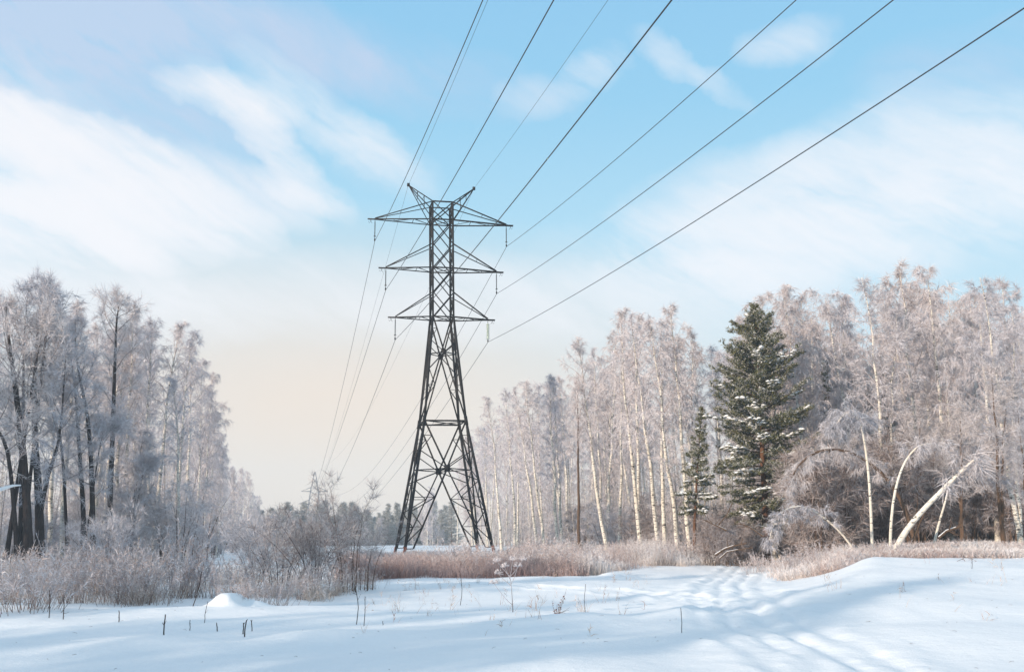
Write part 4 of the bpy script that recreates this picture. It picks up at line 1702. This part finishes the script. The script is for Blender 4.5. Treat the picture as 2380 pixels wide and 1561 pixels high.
for k in range(34):
    px = rng.uniform(1010, 1690)
    y = grass_front(px) + rng.uniform(2, 14)
    x = at(px, 1243, y)[0]
    plant(tallweeds[k % 3] if k % 3 else weeds[k % 5], 'frosted_weed', x, y, rng.uniform(1.2, 2.0), 'one of the frosted twiggy weeds standing in the grass belt right of the pylon', 'bush', 'frosted weeds of the grass belt',
          rng.uniform(0, 6.28), wide=rng.uniform(1.0, 1.5))
for k in range(16):
    px = rng.uniform(1740, 2380)
    y = np.interp(px, [1740, 1960, 2000, 2400], [42, 34, 37, 37]) + rng.uniform(1, 6)
    x = at(px, 1243, y)[0]
    plant(weeds[k % 5], 'frosted_weed', x, y, rng.uniform(.5, 1.1) * (1.2 if px < 1960 else .8), 'one of the frosted weeds in the grass along the right bank', 'bush', 'frosted weeds of the right bank', rng.uniform(0, 6.28), wide=rng.uniform(1.0, 1.4))


def willow(px, py, ty, n, spread, label, seed, h=(1.4, 2.7), frost=(.05, .8), prim=10, twn=8, dark=np.array([.11, .07, .055])):
    rng_ = np.random.default_rng(seed)
    y = 1.6 * F2 / (py - 1243)
    x, y, z = at(px, 1243, y)[0], y, 0
    z = gz(x, y)
    o = empty('willow_bush', (x, y, z))
    tag(o, label, 'bush', 'bare willows of the left foreground')
    st = []
    for i in range(n):
        a = rng_.uniform(0, 6.28)
        hh = rng_.uniform(*h)
        r = rng_.uniform(.05, .45)
        lean = rng_.uniform(.1, 1) * spread
        S = stem(hh, (math.cos(a) * lean, math.sin(a) * lean), seed + i, 9, .16)
        S[:, 0] += math.cos(a) * r
        S[:, 1] += math.sin(a) * r
        S[0, 2] = -.1
        st.append((S, rng_.uniform(.010, .02)))
    gt, gc = woody(seed + 50, st, .22, prim, .95, (42, 22), .3, 5, .55, .1, twn, (.12, .40), -.15, .0085, frost, dark, .25, pr=.007, wob=.3, tip_tuft=14)
    gt.build('stems', M_DARK if px < 800 else M_BROWN, o, True)
    gc.build('twigs', M_TWIG, o)
    return o


willow(735, 1366, 1120, 15, 1.6, 'large bare willow bush with dark stems left of the pylon', 900)
willow(655, 1362, 1180, 11, 1.3, 'frosted willow bush behind the snow mound', 901, (1.3, 2.2), (.3, .95))
willow(598, 1352, 1180, 9, 1.2, 'pale frosted willow at the left of the big willow', 902, (1.3, 2.2), (.4, 1.0))
willow(805, 1362, 1075, 7, .9, 'thin tall shoots of willow right of the big bush', 903, (2.4, 3.7), (.2, .8), 8, 8)
willow(842, 1360, 1180, 6, 1.1, 'sparse wiry willow shoots next to the open snow', 904, (1.2, 2.4), (.2, .7), 7, 7)
willow(250, 1350, 1200, 10, 1.1, 'dark stemmed willow sprouting from the frosted weeds', 905, (1.4, 2.4), (.4, .95), 9, 9)

# tan grass tufts among the weeds
spots = []
for px, py, n in [(330, 1383, 9), (350, 1378, 9), (310, 1376, 6), (720, 1372, 8), (745, 1374, 9), (680, 1366, 6), (420, 1360, 6), (780, 1366, 6), (30, 1390, 5), (120, 1380, 6), (230, 1370, 6),
                  (520, 1352, 8), (560, 1345, 8), (610, 1372, 6)]:
    y = 1.6 * F2 / (py - 1243)
    for _ in range(n):
        spots.append((at(px + rng.normal(0, 14), 1243, y)[0], y + rng.normal(0, .6), rng.uniform(.4, .75), .1))
for k in range(280):
    px = rng.uniform(-60, 860)
    y = rng.uniform(24.5, 42)
    if y < np.interp(px, [-60, 200, 560, 860], [23, 25, 28, 31]):
        continue
    spots.append((at(px, 1243, y)[0], y, rng.uniform(.5, 1.1), rng.uniform(0, .8)))
o = grass_mesh(spots, rng, (14, 26), (.4, 1.0), .35, (.2, .85), .008, .16, .35, (RED2, STRAW)).build('dry_grass', M_GRASS)
tag(o, 'tan dry grass tufts among the frosted weeds', 'grass', None, 'stuff')

# cut stalks in the near snow
STK = [((385, 1402), (384, 1451), .013, 'thickest bare cut stalk standing alone in the near snow'), ((279, 1404), (277, 1431), .011, 'short dark stalk leaning right, first from the left corner'),
       ((443, 1416), (443, 1441), .008, 'thin short stalk right of the thickest one'), ((482, 1383), (477, 1431), .007, 'thin tall stalk slanting below the snow mound'),
       ((506, 1422), (507, 1441), .011, 'stub of a dark stalk with a small knot'), ((566, 1421), (566, 1447), .012, 'left stalk of the three cut stalks in a bunch'),
       ((574, 1415), (570, 1454), .013, 'longest stalk of the three cut stalks in a bunch'), ((585, 1417), (586, 1443), .010, 'right stalk of the three cut stalks in a bunch'),
       ((115, 1356), (115, 1421), .010, 'upright dark stalk before the frosted weeds'), ((152, 1370), (148, 1423), .010, 'dark stalk with a side shoot next to the upright one'),
       ((827, 1345), (827, 1431), .009, 'tall thin dead stem in the snow below the willow shoots'), ((849, 1368), (846, 1436), .008, 'slanted dead stem with seed knots beside the tall thin one'),
       ((1361, 1343), (1361, 1409), .006, 'single straight reed stalk in the open snow'), ((1582, 1402), (1582, 1460), .006, 'single reed stalk near the ski trail'),
       ((1068, 1307), (1068, 1388), .008, 'upright dry stem in front of the grass belt'), ((2264, 1357), (2264, 1386), .007, 'lone stalk on the snow bank to the right'),
       ((889, 1424), (891, 1433), .008, 'tiny stub showing in the snow'), ((470, 1322), (446, 1402), .012, 'dark branching shoot left of the snow mound')]
for (tx, ty), (bx, by), r, lb in STK:
    y = 1.6 * F2 / (by - 1243)
    b = at(bx, by, y)
    b[2] = gz(b[0], b[1])
    t = at(tx, ty, y)
    hgt = max(.05, t[2] - at(bx, by, y)[2])
    d = np.array([t[0] - b[0], rng.normal(0, .04), hgt])
    g = Geo()
    u = np.linspace(0, 1, 7)
    bx_, by_ = rng.normal(0, .05 * hgt, 2)
    P = np.stack([d[0] * u + bx_ * np.sin(3.14 * u) + rng.normal(0, .0025, 7), d[1] * u + rng.normal(0, .0025, 7), -.08 + (d[2] + .08) * u], 1)
    tube(g, P, r * np.linspace(1, .75, 7), 6, cap=True)
    for _ in range(3 if r > .009 else 2):
        p, dd = interp(P, rng.uniform(.35, .95))
        tube(g, grow(p, nrm(dd + rng.normal(0, .6, 3)), rng.uniform(.04, .16) * min(1, hgt * 2), 3, .3, .2, rng), np.linspace(r * .45, r * .2, 4), 4)
    o = g.build('dry_stalk', M_DARK, None, True)
    o.location = b
    tag(o, lb, 'stalk', 'dead stalks in the near snow')


def umbel(px, by, ty, label, seed):
    rng_ = np.random.default_rng(seed)
    y = 1.6 * F2 / (by - 1243)
    x = at(px, by, y)[0]
    z = gz(x, y)
    H = at(px, ty, y)[2] - at(px, by, y)[2]
    o = empty('umbel_plant', (x, y, z))
    tag(o, label, 'plant')
    g, gf = Geo(), Geo()
    P = grow((0, 0, -.05), (0, 0, 1), H * .72, 6, 0, .05, rng_)
    f = np.linspace(0, .6, 7)[:, None]
    tube(g, P, np.linspace(.010, .006, 7), 5, np.array([.07, .05, .04]) * (1 - f) + FROST * f)
    for a, l, t in [(0.4, .42, 1.0), (2.7, .40, 1.0), (1.4, .38, 1.0), (4.2, .36, .9), (5.4, .40, .8), (3.3, .55, .25), (3.0, .34, .75)]:
        p, _ = interp(P, t)
        B = grow(p, nrm(np.array([math.cos(a) * .9, math.sin(a) * .9, .8])), H * l, 5, .5, .1, rng_)
        tube(g, B, np.linspace(.007, .004, 6), 4, BROWN * .5 + FROST * .5)
        n = 46
        D = rng_.normal(0, 1, (n, 3)) * np.array([1, 1, .35]) + np.array([0, 0, .75])
        twigs(gf, np.repeat(B[-1:], n, 0), D, rng_.uniform(.05, .13, n), .009, .2, frost_mix(n, .7, 1, rng_), None, rng_)
        e = B[-1] + nrm(D[:22]) * .09
        twigs(gf, np.repeat(e, 6, 0), rng_.normal(0, 1, (132, 3)), .026, .012, 0, frost_mix(132, .75, 1, rng_), None, rng_)
    g.build('stem', M_TWIG, o)
    gf.build('seed_heads', M_TWIG, o)


umbel(1192, 1412, 1290, 'frosted umbel plant with white heads alone in the snow', 950)
# small plant with reddish dry leaves
y = 1.6 * F2 / (1417 - 1243)
x = at(1294, 1417, y)[0]
o = empty('leafy_plant', (x, y, gz(x, y)))
tag(o, 'small reddish brown plant with shrivelled leaves in the snow', 'plant')
g, gl = Geo(), Geo()
rp = np.random.default_rng(951)
for i in range(6):
    P = grow((rp.normal(0, .03), rp.normal(0, .03), -.04), nrm(np.array([rp.normal(0, .22), rp.normal(0, .2), 1])), rp.uniform(.25, .5) if i else .62, 5, .2, .2, rp)
    tube(g, P, np.linspace(.005, .002, 6), 4)
    for k in range(9 if i else 7):
        p, d = interp(P, rp.uniform(.2, .95 if i else .8))
        n_ = nrm(rp.normal(0, 1, 3))
        a = nrm(np.cross(n_, [.3, .2, 1])) * rp.uniform(.025, .045)
        b = np.cross(n_, nrm(a)) * rp.uniform(.008, .016)
        gl.add([p, p + a * .5 + b + n_ * .006, p + a, p + a * .5 - b + n_ * .006], [[0, 1, 2, 3]])
for i in range(3):
    P = grow((0, 0, .02), nrm(np.array([.8, rp.normal(0, .2), .25])), .3, 4, .1, .2, rp)
    tube(g, P, np.linspace(.004, .002, 5), 4)
g.build('stems', M_BROWN, o)
gl.build('leaves', M_LEAF, o)
# drooping dry twig on the right bank
y = 29.0
x = at(2252, 1324, y)[0]
o = empty('dry_twig', (x, y, gz(x, y)))
tag(o, 'drooping frosted weed twig on the snow bank at the right', 'plant')
g = Geo()
q = lambda a, b: at(a, b, y) - np.array([x, y, gz(x, y)])
for pts in ([(2252, 1326), (2245, 1308), (2238, 1294), (2228, 1282)], [(2240, 1297), (2225, 1303), (2212, 1318), (2206, 1334)], [(2238, 1294), (2256, 1296), (2272, 1305)], [(2206, 1334), (2196, 1337), (2190, 1339)]):
    P = np.array([q(*p) for p in pts])
    tube(g, P, np.linspace(.008, .004, len(P)), 5, BROWN)
    m = 34
    S = np.array([interp(P, u)[0] for u in rp.uniform(.3, 1, m)])
    twigs(g, S, rp.normal(0, .6, (m, 3)) - np.array([.2, 0, .5]), rp.uniform(.04, .14, m), .008, .5, frost_mix(m, .2, .8, rp), None, rp)
g.build('twigs', M_TWIG, o)


# ------------------------------------------------------------------ dark bits of bark and twig blown over the near snow
g = Geo()
rl = np.random.default_rng(960)
for k in range(190):
    y = rl.uniform(9, 34)
    x = rl.uniform(-.52, .52) * y
    a = rl.uniform(0, 6.28)
    z = gz(x, y) + .006
    l = rl.uniform(.02, .11)
    d = np.array([math.cos(a), math.sin(a), rl.normal(0, .12)])
    P = np.array([x, y, z]) + np.stack([d * t for t in (0, l * .5, l)]) + np.array([[0, 0, 0], [0, 0, .008], [0, 0, 0]])
    tube(g, P, [.0022, .002, .001], 4, BROWN)
o = g.build('twig_litter', M_TWIG)
tag(o, 'tiny bits of twig and bark scattered on the snow', 'litter', None, 'stuff')

# ------------------------------------------------------------------ the wood goes on beyond the left edge and behind, and throws its shade on the field
gt, gc = woody(990, [(stem(14, (.3, .1), 990), .16)], .2, 40, 2.9, (54, 22), -.2, 8, .52, -.8, 6, (.3, .8), .8, .055, (.3, .9), LF_BR, tip_tuft=20)
VV, CC, QQ, TT = [], [], [], []
gw = Geo()
parts = []
for gg in (gt, gc):
    parts.append((np.concatenate(gg.v), np.concatenate(gg.c), np.concatenate(gg.q), np.concatenate(gg.t) if gg.t else None))
cnt = 0
for k in range(3000):
    if cnt >= 190:
        break
    y = rng.uniform(-75, 50)
    x = rng.uniform(-75, 26)
    if y > -16 and x > (-(max(y, -2) * .56 + 26) if y < 34 else -(y * .535 + 5)):
        continue
    cnt += 1
    s, a = rng.uniform(.85, 1.1), rng.uniform(0, 6.28)
    rot = np.array([[math.cos(a), -math.sin(a), 0], [math.sin(a), math.cos(a), 0], [0, 0, 1]])
    for pv_, pc_, pq_, pt_ in parts:
        gw.add(pv_ @ rot.T * s + np.array([x, y, gz(x, y) - .05]), pq_, pt_, pc_ if pv_ is parts[1][0] else BROWN)
o = gw.build('woods', M_TWIG)
tag(o, 'frosted wood going on beyond the left edge of the field', 'wood', None, 'stuff')

# ------------------------------------------------------------------ cold haze over the clearing
m, nt = new_mat('cold_haze')
pv = N(nt, 'ShaderNodeVolumePrincipled')
pv.inputs['Color'].default_value = (.80, .90, .98, 1)
pv.inputs['Density'].default_value = .0007
pv.inputs['Anisotropy'].default_value = .2
ou = N(nt, 'ShaderNodeOutputMaterial')
L(nt, pv.outputs[0], ou.inputs['Volume'])
g = Geo()
hx0, hx1, hy0, hy1, hz0, hz1 = -490, 490, -290, 690, -8.5, 48
g.add([(x, y, z) for z in (hz0, hz1) for y in (hy0, hy1) for x in (hx0, hx1)],
      [[0, 2, 3, 1], [4, 5, 7, 6], [0, 1, 5, 4], [2, 6, 7, 3], [0, 4, 6, 2], [1, 3, 7, 5]])
o = g.build('haze', m)
tag(o, 'pale frosty haze hanging over the clearing', 'haze', None, 'stuff')
